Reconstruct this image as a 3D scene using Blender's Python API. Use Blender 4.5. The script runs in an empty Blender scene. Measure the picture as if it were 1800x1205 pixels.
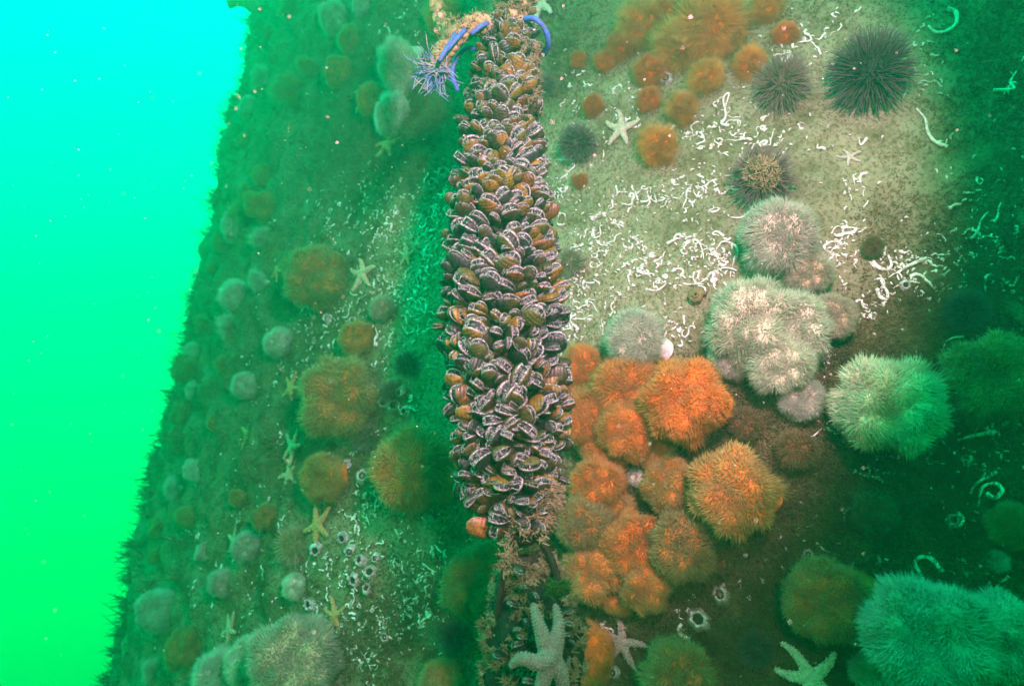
import bpy, math, random
import numpy as np
from mathutils import Vector, Matrix, noise as mnoise

R = math.radians
random.seed(7)
rng = np.random.default_rng(7)
scene = bpy.context.scene
COL = scene.collection

# ------------------------------------------------------------------ camera
F_PX = 900 / math.tan(R(37.5))          # focal length in photo pixels (1800 wide)
PITCH = R(12)
cam_d = bpy.data.cameras.new('camera')
cam_d.sensor_width = 36.0
cam_d.lens = 18 / math.tan(R(37.5))
cam_d.clip_start = 0.02
cam_d.clip_end = 500
cam_d.dof.use_dof = True
cam_d.dof.focus_distance = 1.08
cam_d.dof.aperture_fstop = 4.0
cam = bpy.data.objects.new('camera', cam_d)
COL.objects.link(cam)
cam.location = (0, 0, 0)
cam.rotation_euler = (R(90) + PITCH, 0, 0)
scene.camera = cam

# ------------------------------------------------------------------ world: the light of the sea, bright above, dark below
world = bpy.data.worlds.new('World')
scene.world = world
world.use_nodes = True
nt = world.node_tree
nt.nodes.clear()
w_out = nt.nodes.new('ShaderNodeOutputWorld')
w_bg = nt.nodes.new('ShaderNodeBackground')
w_tc = nt.nodes.new('ShaderNodeTexCoord')
w_sep = nt.nodes.new('ShaderNodeSeparateXYZ')
w_map = nt.nodes.new('ShaderNodeMapRange')
w_ramp = nt.nodes.new('ShaderNodeValToRGB')
w_map.inputs['From Min'].default_value = -1
w_map.inputs['From Max'].default_value = 1
nt.links.new(w_tc.outputs['Generated'], w_sep.inputs[0])
nt.links.new(w_sep.outputs['Z'], w_map.inputs['Value'])
nt.links.new(w_map.outputs[0], w_ramp.inputs['Fac'])
nt.links.new(w_ramp.outputs['Color'], w_bg.inputs['Color'])
nt.links.new(w_bg.outputs[0], w_out.inputs['Surface'])
stops = [(0.0, (0.0, 0.75, 0.03)), (0.36, (0.0, 0.66, 0.045)), (0.45, (0.0, 0.97, 0.12)), (0.58, (0.0, 1.0, 0.34)),
         (0.70, (0.0, 1.0, 0.48)), (0.82, (0.03, 1.0, 0.64)), (1.0, (0.4, 1.0, 0.80))]
el = w_ramp.color_ramp.elements
while len(el) < len(stops):
    el.new(0.5)
for e, (p, c) in zip(el, stops):
    e.position = p
    e.color = (*c, 1)
w_bg.inputs['Strength'].default_value = 3.0

# ------------------------------------------------------------------ sun: daylight softened and greened by the water above
sun_d = bpy.data.lights.new('sun', 'SUN')
sun_d.energy = 4.0
sun_d.angle = R(40)
sun_d.color = (0.02, 1.0, 0.85)
sun = bpy.data.objects.new('sun', sun_d)
COL.objects.link(sun)
sun.rotation_euler = Vector((1.0, -0.12, -0.8)).to_track_quat('-Z', 'Y').to_euler()

# ------------------------------------------------------------------ the diver's strobe, held above and to the right of the camera
def strobe(name, loc, aim, watts, size, blend):
    d = bpy.data.lights.new(name, 'SPOT')
    d.energy = watts
    d.color = (1.0, 0.18, 0.275)          # warm flash: water takes the red out again on the way
    d.spot_size = R(size)
    d.spot_blend = blend
    d.shadow_soft_size = 0.04
    o = bpy.data.objects.new(name, d)
    COL.objects.link(o)
    o.location = loc
    o.rotation_euler = (Vector(aim) - Vector(loc)).to_track_quat('-Z', 'Y').to_euler()


strobe('strobe_upper', (0.20, 0.04, 0.50), (-0.06, 1.30, 0.58), 430, 82, 0.25)
strobe('strobe_lower', (0.15, 0.00, 0.10), (-0.18, 1.30, 0.00), 70, 70, 0.5)

# ------------------------------------------------------------------ exposure and engine
vs = scene.view_settings
vs.view_transform = 'Standard'
vs.look = 'None'
vs.exposure = 0.0
vs.gamma = 1.0
vs.use_curve_mapping = False
cy = scene.cycles
cy.use_denoising = True
cy.max_bounces = 6
cy.diffuse_bounces = 2
cy.glossy_bounces = 2
cy.transmission_bounces = 3
cy.volume_bounces = 1
cy.transparent_max_bounces = 14
cy.caustics_reflective = False
cy.caustics_refractive = False

# ================================================================== helpers
CT, ST_ = math.cos(PITCH), math.sin(PITCH)


def ray(px, py):
    """direction through a photo pixel; its length is 1 per metre of depth"""
    dx, dy = (px - 900) / F_PX, (602.5 - py) / F_PX
    return Vector((dx, CT - dy * ST_, ST_ + dy * CT))


def project(p):
    d = p[1] * CT + p[2] * ST_
    u = -p[1] * ST_ + p[2] * CT
    return 900 + F_PX * p[0] / d, 602.5 - F_PX * u / d, d


P_R0, P_K = 3.7, 0.1
P_C = ((P_R0 + 1.15) * math.sin(R(22)), (P_R0 + 1.15) * math.cos(R(22)))


def wall_disp(x, y, z):
    v = Vector((x, y, z))
    n = mnoise.noise
    d = 0.018 * n(v * 2.3) + 0.008 * n(v * 9.0) + 0.0035 * n(v * 26.0)
    a = math.atan2(x - P_C[0], P_C[1] - y)
    if a < -0.55:                                     # lumpier growth round the far flank
        d += 0.05 * min(1, (-0.55 - a) * 5) * (abs(n(v * 5.1)) - 0.32) + 0.024 * min(1, (-0.55 - a) * 5) * n(v * 14)
    return d


def wall_normal(p):
    r = Vector((p[0] - P_C[0], p[1] - P_C[1], 0)).normalized()
    return Vector((r.x, r.y, P_K)).normalized()


def wall_hit(px, py):
    D = ray(px, py)
    A = D.x ** 2 + D.y ** 2 - P_K ** 2 * D.z ** 2
    B = -2 * (D.x * P_C[0] + D.y * P_C[1]) + 2 * P_R0 * P_K * D.z
    C = P_C[0] ** 2 + P_C[1] ** 2 - P_R0 ** 2
    q = B * B - 4 * A * C
    if q <= 0:
        t = -B / (2 * A)
    else:
        t = (-B - math.sqrt(q)) / (2 * A)
    p = D * t
    n = wall_normal(p)
    return p + n * wall_disp(*p), n, t


def frame_from(n, up=Vector((0, 0, 1))):
    """columns side, up, normal"""
    s = up.cross(n)
    if s.length < 1e-4:
        s = Vector((1, 0, 0))
    s.normalize()
    u = n.cross(s).normalized()
    return Matrix((s, u, n)).transposed()


def mk(name, V, faces, smooth=True, attr=None):
    """faces: list of int arrays (m,k); one mesh"""
    V = np.asarray(V, dtype=np.float32)
    me = bpy.data.meshes.new(name)
    me.vertices.add(len(V))
    me.vertices.foreach_set('co', V.ravel())
    if not isinstance(faces, (list, tuple)):
        faces = [faces]
    faces = [np.asarray(f, dtype=np.int32) for f in faces if len(f)]
    loops = np.concatenate([f.ravel() for f in faces])
    tot = np.concatenate([np.full(len(f), f.shape[1], dtype=np.int32) for f in faces])
    start = np.concatenate([[0], np.cumsum(tot)[:-1]]).astype(np.int32)
    me.loops.add(len(loops))
    me.loops.foreach_set('vertex_index', loops)
    me.polygons.add(len(tot))
    me.polygons.foreach_set('loop_start', start)
    me.polygons.foreach_set('loop_total', tot)
    me.polygons.foreach_set('use_smooth', np.full(len(tot), smooth, dtype=bool))
    if attr is not None:
        for k, a in attr.items():
            at = me.attributes.new(k, 'FLOAT', 'POINT')
            at.data.foreach_set('value', np.asarray(a, dtype=np.float32))
    me.update(calc_edges=True)
    me.validate()
    return me


def join(parts):
    """[(V, [faces], attr or None)] -> V, faces, attr"""
    Vs, Fs, At, o = [], [], [], 0
    for V, F, a in parts:
        V = np.asarray(V, dtype=np.float32)
        Vs.append(V)
        for f in F:
            Fs.append(np.asarray(f, dtype=np.int32) + o)
        At.append(np.zeros(len(V)) if a is None else np.asarray(a))
        o += len(V)
    return np.concatenate(Vs), Fs, np.concatenate(At)


def ob(name, me, mat=None, parent=None, color=None, kind=None):
    o = bpy.data.objects.new(name, me)
    COL.objects.link(o)
    if parent is not None:
        o.parent = parent
    if mat is not None:
        if len(me.materials) == 0:
            me.materials.append(None)
        o.material_slots[0].link = 'OBJECT'
        o.material_slots[0].material = mat
    if color is not None:
        o.color = (*color, 1)
    if kind:
        o['kind'] = kind
    return o


def tag(o, label, cat, group=None, kind=None):
    o['label'] = label
    o['category'] = cat
    if group:
        o['group'] = group
    if kind:
        o['kind'] = kind
    return o


def thing(name, label, cat, mat4, group=None):
    o = bpy.data.objects.new(name, None)
    o.empty_display_size = 0.01
    COL.objects.link(o)
    o.matrix_world = mat4
    return tag(o, label, cat, group)


def mat4(loc, rot3, s=1.0):
    m = rot3.to_4x4()
    m.translation = loc
    return m @ Matrix.Diagonal((s, s, s, 1))


def spikes(P, D, L, W, bend=None, sides=3, taper=0.75):
    """tapered curved spikes: V, faces, tip attribute"""
    P, D = np.asarray(P, float), np.asarray(D, float)
    n = len(P)
    D = D / np.linalg.norm(D, axis=1, keepdims=True)
    a = np.where(np.abs(D[:, 2:3]) < 0.9, np.array([[0, 0, 1.0]]), np.array([[1.0, 0, 0]]))
    U = np.cross(D, a)
    U /= np.linalg.norm(U, axis=1, keepdims=True)
    Wv = np.cross(D, U)
    L = np.broadcast_to(np.asarray(L, float), (n,))[:, None]
    W = np.broadcast_to(np.asarray(W, float), (n,))[:, None]
    if bend is None:
        bend = np.zeros((n, 3))
    rings = []
    for t, w in ((0, 1.0), (0.55, taper)):
        c = P + D * L * t + bend * L * t * t
        for k in range(sides):
            an = 2 * math.pi * k / sides
            rings.append(c + (U * math.cos(an) + Wv * math.sin(an)) * W * w)
    tip = P + D * L + bend * L
    V = np.stack(rings + [tip], 1)
    m = V.shape[1]
    base = (np.arange(n) * m)[:, None]
    q, tr = [], []
    for k in range(sides):
        k2 = (k + 1) % sides
        q.append([k, k2, sides + k2, sides + k])
        tr.append([sides + k, sides + k2, 2 * sides])
    Q = (base[:, None, :] + np.array(q)[None]).reshape(-1, 4)
    T = (base[:, None, :] + np.array(tr)[None]).reshape(-1, 3)
    at = np.tile(np.array([0.0] * sides + [0.55] * sides + [1.0]), n)
    return V.reshape(-1, 3), [Q, T], at


def tube(pts, rad, sides=6, cap=True):
    pts = [Vector(p) for p in pts]
    n = len(pts)
    rad = [rad] * n if not hasattr(rad, '__len__') else list(rad)
    V, prev = [], None
    for i, p in enumerate(pts):
        d = (pts[min(i + 1, n - 1)] - pts[max(i - 1, 0)])
        d = d.normalized() if d.length > 1e-9 else Vector((0, 0, 1))
        if prev is None:
            a = Vector((0, 0, 1)) if abs(d.z) < 0.9 else Vector((1, 0, 0))
            u = d.cross(a).normalized()
        else:
            u = (prev - d * prev.dot(d)).normalized()
        prev = u
        w = d.cross(u)
        for k in range(sides):
            an = 2 * math.pi * k / sides
            V.append(p + (u * math.cos(an) + w * math.sin(an)) * rad[i])
    Q = [[i * sides + k, i * sides + (k + 1) % sides, (i + 1) * sides + (k + 1) % sides, (i + 1) * sides + k]
         for i in range(n - 1) for k in range(sides)]
    T = []
    if cap:
        V += [pts[0], pts[-1]]
        for k in range(sides):
            T.append([len(V) - 2, (k + 1) % sides, k])
            T.append([len(V) - 1, (n - 1) * sides + k, (n - 1) * sides + (k + 1) % sides])
    t = np.concatenate([np.repeat(np.linspace(0, 1, n), sides), [0, 1] if cap else []])
    return np.array([tuple(v) for v in V]), [np.array(Q)] + ([np.array(T)] if T else []), t


def catmull(pts, per=6):
    pts = [Vector(p) for p in pts]
    out = []
    for i in range(len(pts) - 1):
        p0, p1, p2, p3 = pts[max(i - 1, 0)], pts[i], pts[i + 1], pts[min(i + 2, len(pts) - 1)]
        for k in range(per):
            t = k / per
            out.append(0.5 * ((2 * p1) + (p2 - p0) * t + (2 * p0 - 5 * p1 + 4 * p2 - p3) * t * t + (3 * p1 - p0 - 3 * p2 + p3) * t ** 3))
    out.append(pts[-1])
    return out


def unit_dirs(n, cmin=-1.0, cmax=1.0, jitter=1.0):
    """spread directions (fibonacci), cos(theta) from cmin to cmax round +Z"""
    i = np.arange(n) + 0.5
    z = cmax - (cmax - cmin) * i / n
    ph = i * 2.399963 + rng.normal(0, 0.25 * jitter, n)
    r = np.sqrt(np.maximum(0, 1 - z * z))
    return np.stack([r * np.cos(ph), r * np.sin(ph), z], 1)


# ================================================================== materials
def new_mat(name):
    m = bpy.data.materials.new(name)
    m.use_nodes = True
    m.node_tree.nodes.clear()
    return m, m.node_tree.nodes, m.node_tree.links


def N(nodes, kind, **kw):
    n = nodes.new(kind)
    for k, v in kw.items():
        setattr(n, k, v)
    return n


def ramp_node(nodes, stops):
    r = nodes.new('ShaderNodeValToRGB')
    e = r.color_ramp.elements
    while len(e) < len(stops):
        e.new(0.5)
    for x, (p, c) in zip(e, stops):
        x.position = p
        x.color = (*c, 1)
    return r


def mix_node(nodes, links, a, b, fac, blend='MIX'):
    m = nodes.new('ShaderNodeMix')
    m.data_type = 'RGBA'
    m.blend_type = blend
    for idx, v in ((0, fac), (6, a), (7, b)):
        if hasattr(v, 'is_output'):
            links.new(v, m.inputs[idx])
        elif idx == 0:
            m.inputs[0].default_value = v
        else:
            m.inputs[idx].default_value = (*v, 1)
    return m.outputs[2]


def noise_node(nodes, links, scale, detail=4, vec=None, rough=0.6):
    n = nodes.new('ShaderNodeTexNoise')
    n.inputs['Scale'].default_value = scale
    n.inputs['Detail'].default_value = detail
    n.inputs['Roughness'].default_value = rough
    if vec is not None:
        links.new(vec, n.inputs['Vector'])
    return n


def finish(nodes, links, color, rough=0.8, bump=None, bump_s=0.3, bump_d=0.01, trans=0.0, coat=0.0, spec=0.3):
    out = nodes.new('ShaderNodeOutputMaterial')
    b = nodes.new('ShaderNodeBsdfPrincipled')
    if hasattr(color, 'is_output'):
        links.new(color, b.inputs['Base Color'])
    else:
        b.inputs['Base Color'].default_value = (*color, 1)
    if hasattr(rough, 'is_output'):
        links.new(rough, b.inputs['Roughness'])
    else:
        b.inputs['Roughness'].default_value = rough
    b.inputs['Specular IOR Level'].default_value = spec
    b.inputs['Coat Weight'].default_value = coat
    if bump is not None:
        bp = nodes.new('ShaderNodeBump')
        bp.inputs['Strength'].default_value = bump_s
        bp.inputs['Distance'].default_value = bump_d
        links.new(bump, bp.inputs['Height'])
        links.new(bp.outputs[0], b.inputs['Normal'])
    sh = b.outputs[0]
    if trans > 0:
        t = nodes.new('ShaderNodeBsdfTranslucent')
        if hasattr(color, 'is_output'):
            links.new(color, t.inputs['Color'])
        else:
            t.inputs['Color'].default_value = (*color, 1)
        ms = nodes.new('ShaderNodeMixShader')
        ms.inputs[0].default_value = trans
        links.new(sh, ms.inputs[1])
        links.new(t.outputs[0], ms.inputs[2])
        sh = ms.outputs[0]
    links.new(sh, out.inputs['Surface'])


def mat_wall():
    m, n, l = new_mat('crusted_concrete')
    geo = N(n, 'ShaderNodeNewGeometry')
    pos = geo.outputs['Position']
    big = noise_node(n, l, 2.6, 5, pos)
    fine = noise_node(n, l, 34, 6, pos, 0.7)
    speck = noise_node(n, l, 150, 4, pos, 0.65)
    base = ramp_node(n, [(0.30, (0.27, 0.22, 0.14)), (0.50, (0.42, 0.365, 0.26)), (0.72, (0.56, 0.51, 0.40))])
    l.new(fine.outputs[0], base.inputs[0])
    tone = ramp_node(n, [(0.35, (0.62, 0.66, 0.52)), (0.65, (1.0, 0.97, 0.88))])
    l.new(big.outputs[0], tone.inputs[0])
    c = mix_node(n, l, base.outputs[0], tone.outputs[0], 0.8, 'MULTIPLY')
    mid = noise_node(n, l, 11, 6, pos, 0.72)
    mr = ramp_node(n, [(0.38, (0.50, 0.42, 0.30)), (0.50, (1.0, 0.98, 0.94)), (0.66, (1.25, 1.22, 1.15))])
    l.new(mid.outputs[0], mr.inputs[0])
    c = mix_node(n, l, c, mr.outputs[0], 0.75, 'MULTIPLY')
    sp = ramp_node(n, [(0.38, (0.85, 0.85, 0.85)), (0.50, (0, 0, 0))])
    l.new(speck.outputs[0], sp.inputs[0])
    c = mix_node(n, l, c, (0.17, 0.115, 0.055), sp.outputs[0])
    # growth cover painted on the mesh: 0 bare concrete ... 1 brown turf
    at = N(n, 'ShaderNodeAttribute', attribute_name='cover')
    br = ramp_node(n, [(0.32, (0.020, 0.016, 0.010)), (0.5, (0.075, 0.055, 0.028)), (0.68, (0.17, 0.125, 0.06))])
    l.new(fine.outputs[0], br.inputs[0])
    mth = N(n, 'ShaderNodeMath', operation='MULTIPLY_ADD')
    l.new(fine.outputs[0], mth.inputs[0])
    mth.inputs[1].default_value = 1.2
    mth.inputs[2].default_value = -0.6
    ad = N(n, 'ShaderNodeMath', operation='ADD', use_clamp=True)
    l.new(at.outputs['Fac'], ad.inputs[0])
    l.new(mth.outputs[0], ad.inputs[1])
    c = mix_node(n, l, c, br.outputs[0], ad.outputs[0])
    hb = N(n, 'ShaderNodeMath', operation='ADD')
    l.new(fine.outputs[0], hb.inputs[0])
    l.new(speck.outputs[0], hb.inputs[1])
    finish(n, l, c, 0.9, hb.outputs[0], 1.0, 0.016, spec=0.1)
    return m


def mat_objcolor(name, tipmix=None, scale=60, var=0.35, rough=0.7, trans=0.0, bump=0.2, spec=0.25, dark_base=None):
    """colour from the object, mottled by noise; optionally paler towards the tip attribute"""
    m, n, l = new_mat(name)
    oi = N(n, 'ShaderNodeObjectInfo')
    tc = N(n, 'ShaderNodeNewGeometry')
    nz = noise_node(n, l, scale, 4, tc.outputs['Position'])
    rp = ramp_node(n, [(0.3, (1 - var, 1 - var, 1 - var)), (0.7, (1 + var * .5,) * 3)])
    l.new(nz.outputs[0], rp.inputs[0])
    c = mix_node(n, l, oi.outputs['Color'], rp.outputs[0], 1.0, 'MULTIPLY')
    if tipmix is not None:
        at = N(n, 'ShaderNodeAttribute', attribute_name='tip')
        pw = N(n, 'ShaderNodeMath', operation='POWER')
        l.new(at.outputs['Fac'], pw.inputs[0])
        pw.inputs[1].default_value = 1.6
        sc = N(n, 'ShaderNodeMath', operation='MULTIPLY')
        l.new(pw.outputs[0], sc.inputs[0])
        sc.inputs[1].default_value = tipmix[1]
        c = mix_node(n, l, c, tipmix[0], sc.outputs[0])
    finish(n, l, c, rough, nz.outputs[0] if bump else None, bump, 0.004, trans, spec=spec)
    return m


def mat_shell():
    m, n, l = new_mat('mussel_shell')
    oi = N(n, 'ShaderNodeObjectInfo')
    tc = N(n, 'ShaderNodeTexCoord')
    mp = N(n, 'ShaderNodeMapping')
    mp.inputs['Scale'].default_value = (3.0, 16.0, 3.0)
    l.new(tc.outputs['Object'], mp.inputs[0])
    st = noise_node(n, l, 1.6, 3, mp.outputs[0])
    rp = ramp_node(n, [(0.36, (0.28, 0.26, 0.25)), (0.5, (0.85, 0.85, 0.85)), (0.68, (1.35, 1.25, 1.1))])
    l.new(st.outputs[0], rp.inputs[0])
    c = mix_node(n, l, oi.outputs['Color'], rp.outputs[0], 1.0, 'MULTIPLY')
    wv = N(n, 'ShaderNodeTexWave')
    wv.inputs['Scale'].default_value = 3.4
    wv.inputs['Distortion'].default_value = 1.5
    l.new(tc.outputs['Object'], wv.inputs['Vector'])
    gr = ramp_node(n, [(0.0, (0.72,) * 3), (0.5, (1.05,) * 3)])
    l.new(wv.outputs[0], gr.inputs[0])
    c = mix_node(n, l, c, gr.outputs[0], 0.7, 'MULTIPLY')
    nz = noise_node(n, l, 120, 4, N(n, 'ShaderNodeNewGeometry').outputs['Position'])
    sil = ramp_node(n, [(0.55, (0, 0, 0)), (0.72, (0.55,) * 3)])
    l.new(nz.outputs[0], sil.inputs[0])
    c = mix_node(n, l, c, (0.085, 0.08, 0.065), sil.outputs[0])
    finish(n, l, c, 0.48, wv.outputs[0], 0.15, 0.02, spec=0.4, coat=0.05)
    return m


def mat_noise(name, stops, scale=40, rough=0.8, bump=0.4, bd=0.004, trans=0.0, spec=0.25):
    m, n, l = new_mat(name)
    g = N(n, 'ShaderNodeNewGeometry')
    nz = noise_node(n, l, scale, 5, g.outputs['Position'])
    rp = ramp_node(n, stops)
    l.new(nz.outputs[0], rp.inputs[0])
    finish(n, l, rp.outputs[0], rough, nz.outputs[0], bump, bd, trans, spec=spec)
    return m


M_WALL = mat_wall()
M_TENT = mat_objcolor('anemone_tentacle', ((0.84, 0.70, 0.46), 0.34), 30, 0.35, 0.6, 0.5, 0, 0.15)


def clear_tips(m, amount):
    n, l = m.node_tree.nodes, m.node_tree.links
    out = next(x for x in n if x.type == 'OUTPUT_MATERIAL')
    src = out.inputs['Surface'].links[0].from_socket
    at = N(n, 'ShaderNodeAttribute', attribute_name='tip')
    sc = N(n, 'ShaderNodeMath', operation='MULTIPLY_ADD')
    l.new(at.outputs['Fac'], sc.inputs[0])
    sc.inputs[1].default_value = amount
    sc.inputs[2].default_value = 0.05
    tr = N(n, 'ShaderNodeBsdfTransparent')
    ms = N(n, 'ShaderNodeMixShader')
    l.new(sc.outputs[0], ms.inputs[0])
    l.new(src, ms.inputs[1])
    l.new(tr.outputs[0], ms.inputs[2])
    l.new(ms.outputs[0], out.inputs['Surface'])


clear_tips(M_TENT, 0.6)
M_DISC = mat_objcolor('anemone_disc', None, 45, 0.4, 0.65, 0.15, 0.2)
M_COLUMN = mat_objcolor('anemone_column', None, 70, 0.5, 0.6, 0.15, 0.4, 0.25)
M_SPINE = mat_objcolor('urchin_spine', ((0.30, 0.20, 0.24), 0.35), 40, 0.4, 0.5, 0.0, 0, 0.4)
M_TEST = mat_objcolor('urchin_test', None, 90, 0.5, 0.8)
M_STAR = mat_objcolor('starfish_skin', None, 170, 0.35, 0.7, 0.05, 0.6)
M_TUBE = mat_noise('worm_tube_chalk', [(0.34, (0.24, 0.20, 0.14)), (0.47, (0.52, 0.49, 0.43)), (0.66, (0.76, 0.75, 0.71))], 110, 0.7, 0.5, 0.002)
M_SHELL = mat_shell()
M_MANTLE = mat_noise('mussel_mantle', [(0.36, (0.020, 0.020, 0.020)), (0.46, (0.14, 0.16, 0.165)), (0.62, (0.36, 0.41, 0.42))], 420, 0.45, 0.3, 0.001, 0.1)
M_FLESH = mat_noise('mussel_inside', [(0.48, (0.004, 0.004, 0.004)), (0.55, (0.02, 0.02, 0.022)), (0.66, (0.16, 0.18, 0.20))], 330, 0.5)
M_CORE = mat_noise('byssus_core', [(0.3, (0.008, 0.007, 0.006)), (0.7, (0.035, 0.028, 0.018))], 80, 0.9)
M_ROPE = mat_noise('silted_rope', [(0.3, (0.14, 0.105, 0.05)), (0.55, (0.30, 0.235, 0.125)), (0.75, (0.40, 0.33, 0.19))], 90, 0.95, 0.9, 0.006)
M_BLUE = mat_noise('blue_polymer', [(0.34, (0.10, 0.09, 0.07)), (0.48, (0.035, 0.07, 0.30)), (0.62, (0.05, 0.11, 0.45)), (0.8, (0.16, 0.18, 0.30))], 120, 0.5)
M_FRAY = mat_noise('frayed_fibre', [(0.35, (0.05, 0.10, 0.34)), (0.5, (0.15, 0.19, 0.32)), (0.66, (0.34, 0.30, 0.20))], 45, 0.6, 0.2)
M_HYD = mat_noise('hydroid_tan', [(0.3, (0.07, 0.06, 0.03)), (0.52, (0.20, 0.175, 0.10)), (0.75, (0.36, 0.33, 0.22))], 60, 0.85, 0.2, 0.002, 0.2)
M_TURF = mat_noise('hydroid_turf', [(0.3, (0.055, 0.042, 0.018)), (0.55, (0.15, 0.11, 0.05)), (0.75, (0.28, 0.21, 0.10))], 22, 0.9, 0, 0.002, 0.2)
M_BARN = mat_noise('barnacle_plate', [(0.32, (0.13, 0.10, 0.09)), (0.5, (0.32, 0.27, 0.25)), (0.7, (0.60, 0.56, 0.52))], 90, 0.75, 0.6, 0.003)
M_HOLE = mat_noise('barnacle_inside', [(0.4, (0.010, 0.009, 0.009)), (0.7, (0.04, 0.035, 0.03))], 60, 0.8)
M_RUST = mat_noise('dark_weed', [(0.3, (0.004, 0.004, 0.004)), (0.6, (0.014, 0.012, 0.009)), (0.8, (0.08, 0.06, 0.03))], 110, 0.8, 0.8)
M_SAND = mat_noise('seabed_silt', [(0.3, (0.10, 0.09, 0.06)), (0.7, (0.2, 0.18, 0.12))], 3, 0.95)
M_SNOW = mat_noise('marine_snow', [(0.3, (0.7, 0.7, 0.65)), (0.7, (0.9, 0.9, 0.85))], 50, 0.7, 0)
M_ALGA = mat_noise('green_alga', [(0.3, (0.008, 0.04, 0.008)), (0.7, (0.03, 0.11, 0.02))], 90, 0.8, 0.3)

# ================================================================== the setting
COVER = [  # photo px, py, sigma x, sigma y, amount: where brown turf covers the concrete (negative: bare)
    (1180, 60, 150, 90, 0.35), (980, 120, 60, 120, 0.35), (1560, 380, 60, 60, 0.3), (1330, 730, 90, 80, 0.9),
    (1430, 850, 130, 130, 0.75), (1100, 1000, 160, 130, 0.6), (1350, 1080, 160, 110, 0.8), (1250, 800, 200, 120, 0.45),
    (1760, 150, 70, 160, 0.35), (1740, 500, 80, 110, 0.6), (1600, 560, 90, 60, 0.55), (1650, 850, 160, 120, 0.45),
    (1620, 1080, 220, 130, 0.55), (1480, 640, 60, 50, 0.35), (1080, 400, 130, 170, -0.5), (1250, 330, 200, 140, -0.35),
    (1520, 250, 100, 120, -0.15), (740, 560, 60, 200, -0.25), (620, 1000, 70, 120, -0.15), (1000, 560, 80, 60, -0.2),
    (700, 1120, 100, 80, 0.5), (520, 500, 170, 300, 0.25), (350, 800, 160, 400, 0.25), (520, 60, 190, 190, 0.3), (700, 250, 90, 80, 0.3), (600, 760, 120, 120, 0.2),
    (720, 160, 80, 110, 0.35)]


def cover_at(px, py):
    c = 0.14
    for x, y, sx, sy, a in COVER:
        e = ((px - x) / sx) ** 2 + ((py - y) / sy) ** 2
        if e < 9:
            c += a * math.exp(-0.5 * e)
    return max(0.0, min(1.0, c))


def build_pillar():
    a_l, a_r = -1.15, 0.50
    A = np.concatenate([np.linspace(a_l, a_r, 430), np.linspace(a_r, a_l + 2 * math.pi, 40)[1:-1]])
    Z = np.concatenate([np.linspace(-5.9, -1.15, 18)[:-1], np.linspace(-1.15, 2.95, 330), np.linspace(2.95, 5.0, 8)[1:]])
    V = np.zeros((len(Z), len(A), 3))
    cov = np.zeros((len(Z), len(A)))
    for j, z in enumerate(Z):
        r = P_R0 - P_K * z
        for i, a in enumerate(A):
            x, y = P_C[0] + r * math.sin(a), P_C[1] - r * math.cos(a)
            inside = i < 430 and -1.2 < z < 3.0
            d = wall_disp(x, y, z) if inside else 0.0
            nx, ny = math.sin(a), -math.cos(a)
            V[j, i] = (x + nx * d, y + ny * d, z)
            if inside:
                u, v, _ = project((x, y, z))
                cov[j, i] = cover_at(u, v)
            else:
                cov[j, i] = 0.5
    nA, nZ = len(A), len(Z)
    jj, ii = np.meshgrid(np.arange(nZ - 1), np.arange(nA), indexing='ij')
    i2 = (ii + 1) % nA
    Q = np.stack([jj * nA + ii, jj * nA + i2, (jj + 1) * nA + i2, (jj + 1) * nA + ii], -1).reshape(-1, 4)
    cap = [np.array([[nA * (nZ - 1) + k for k in range(nA)]])]
    me = mk('pillar', V.reshape(-1, 3), [Q] + cap, True, {'cover': cov.ravel()})
    o = ob('concrete_pillar', me, M_WALL)
    tag(o, 'broad round concrete pillar crusted with sea life filling most of the picture', 'pillar', kind='thing')
    return o


build_pillar()

g = 70
xs = np.linspace(-17.5, 17.5, g)
SV = np.array([(x, y, -5.5 + 0.10 * mnoise.noise(Vector((x * .3, y * .3, 0)))) for y in xs for x in xs])
SQ = np.array([[j * g + i, j * g + i + 1, (j + 1) * g + i + 1, (j + 1) * g + i] for j in range(g - 1) for i in range(g - 1)])
o = ob('seabed', mk('seabed', SV, [SQ]), M_SAND)
o['kind'] = 'structure'


def build_haze():
    lo, hi = (-18, -18, -6.8), (18, 18, 5.2)
    V = [(x, y, z) for z in (lo[2], hi[2]) for y in (lo[1], hi[1]) for x in (lo[0], hi[0])]
    Q = [[0, 2, 3, 1], [4, 5, 7, 6], [0, 1, 5, 4], [2, 6, 7, 3], [0, 4, 6, 2], [1, 3, 7, 5]]
    m, n, l = new_mat('sea_water')
    out = N(n, 'ShaderNodeOutputMaterial')
    pv = N(n, 'ShaderNodeVolumePrincipled')
    pv.inputs['Color'].default_value = (0.004, 0.215, 0.120, 1)
    pv.inputs['Absorption Color'].default_value = (0.0, 0.96, 0.75, 1)
    pv.inputs['Density'].default_value = 0.55
    pv.inputs['Anisotropy'].default_value = 0.65
    l.new(pv.outputs[0], out.inputs['Volume'])
    o = ob('haze', mk('haze', V, [np.array(Q)], False), m)
    o['kind'] = 'stuff'


build_haze()
# --- OBJECTS BELOW

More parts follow.
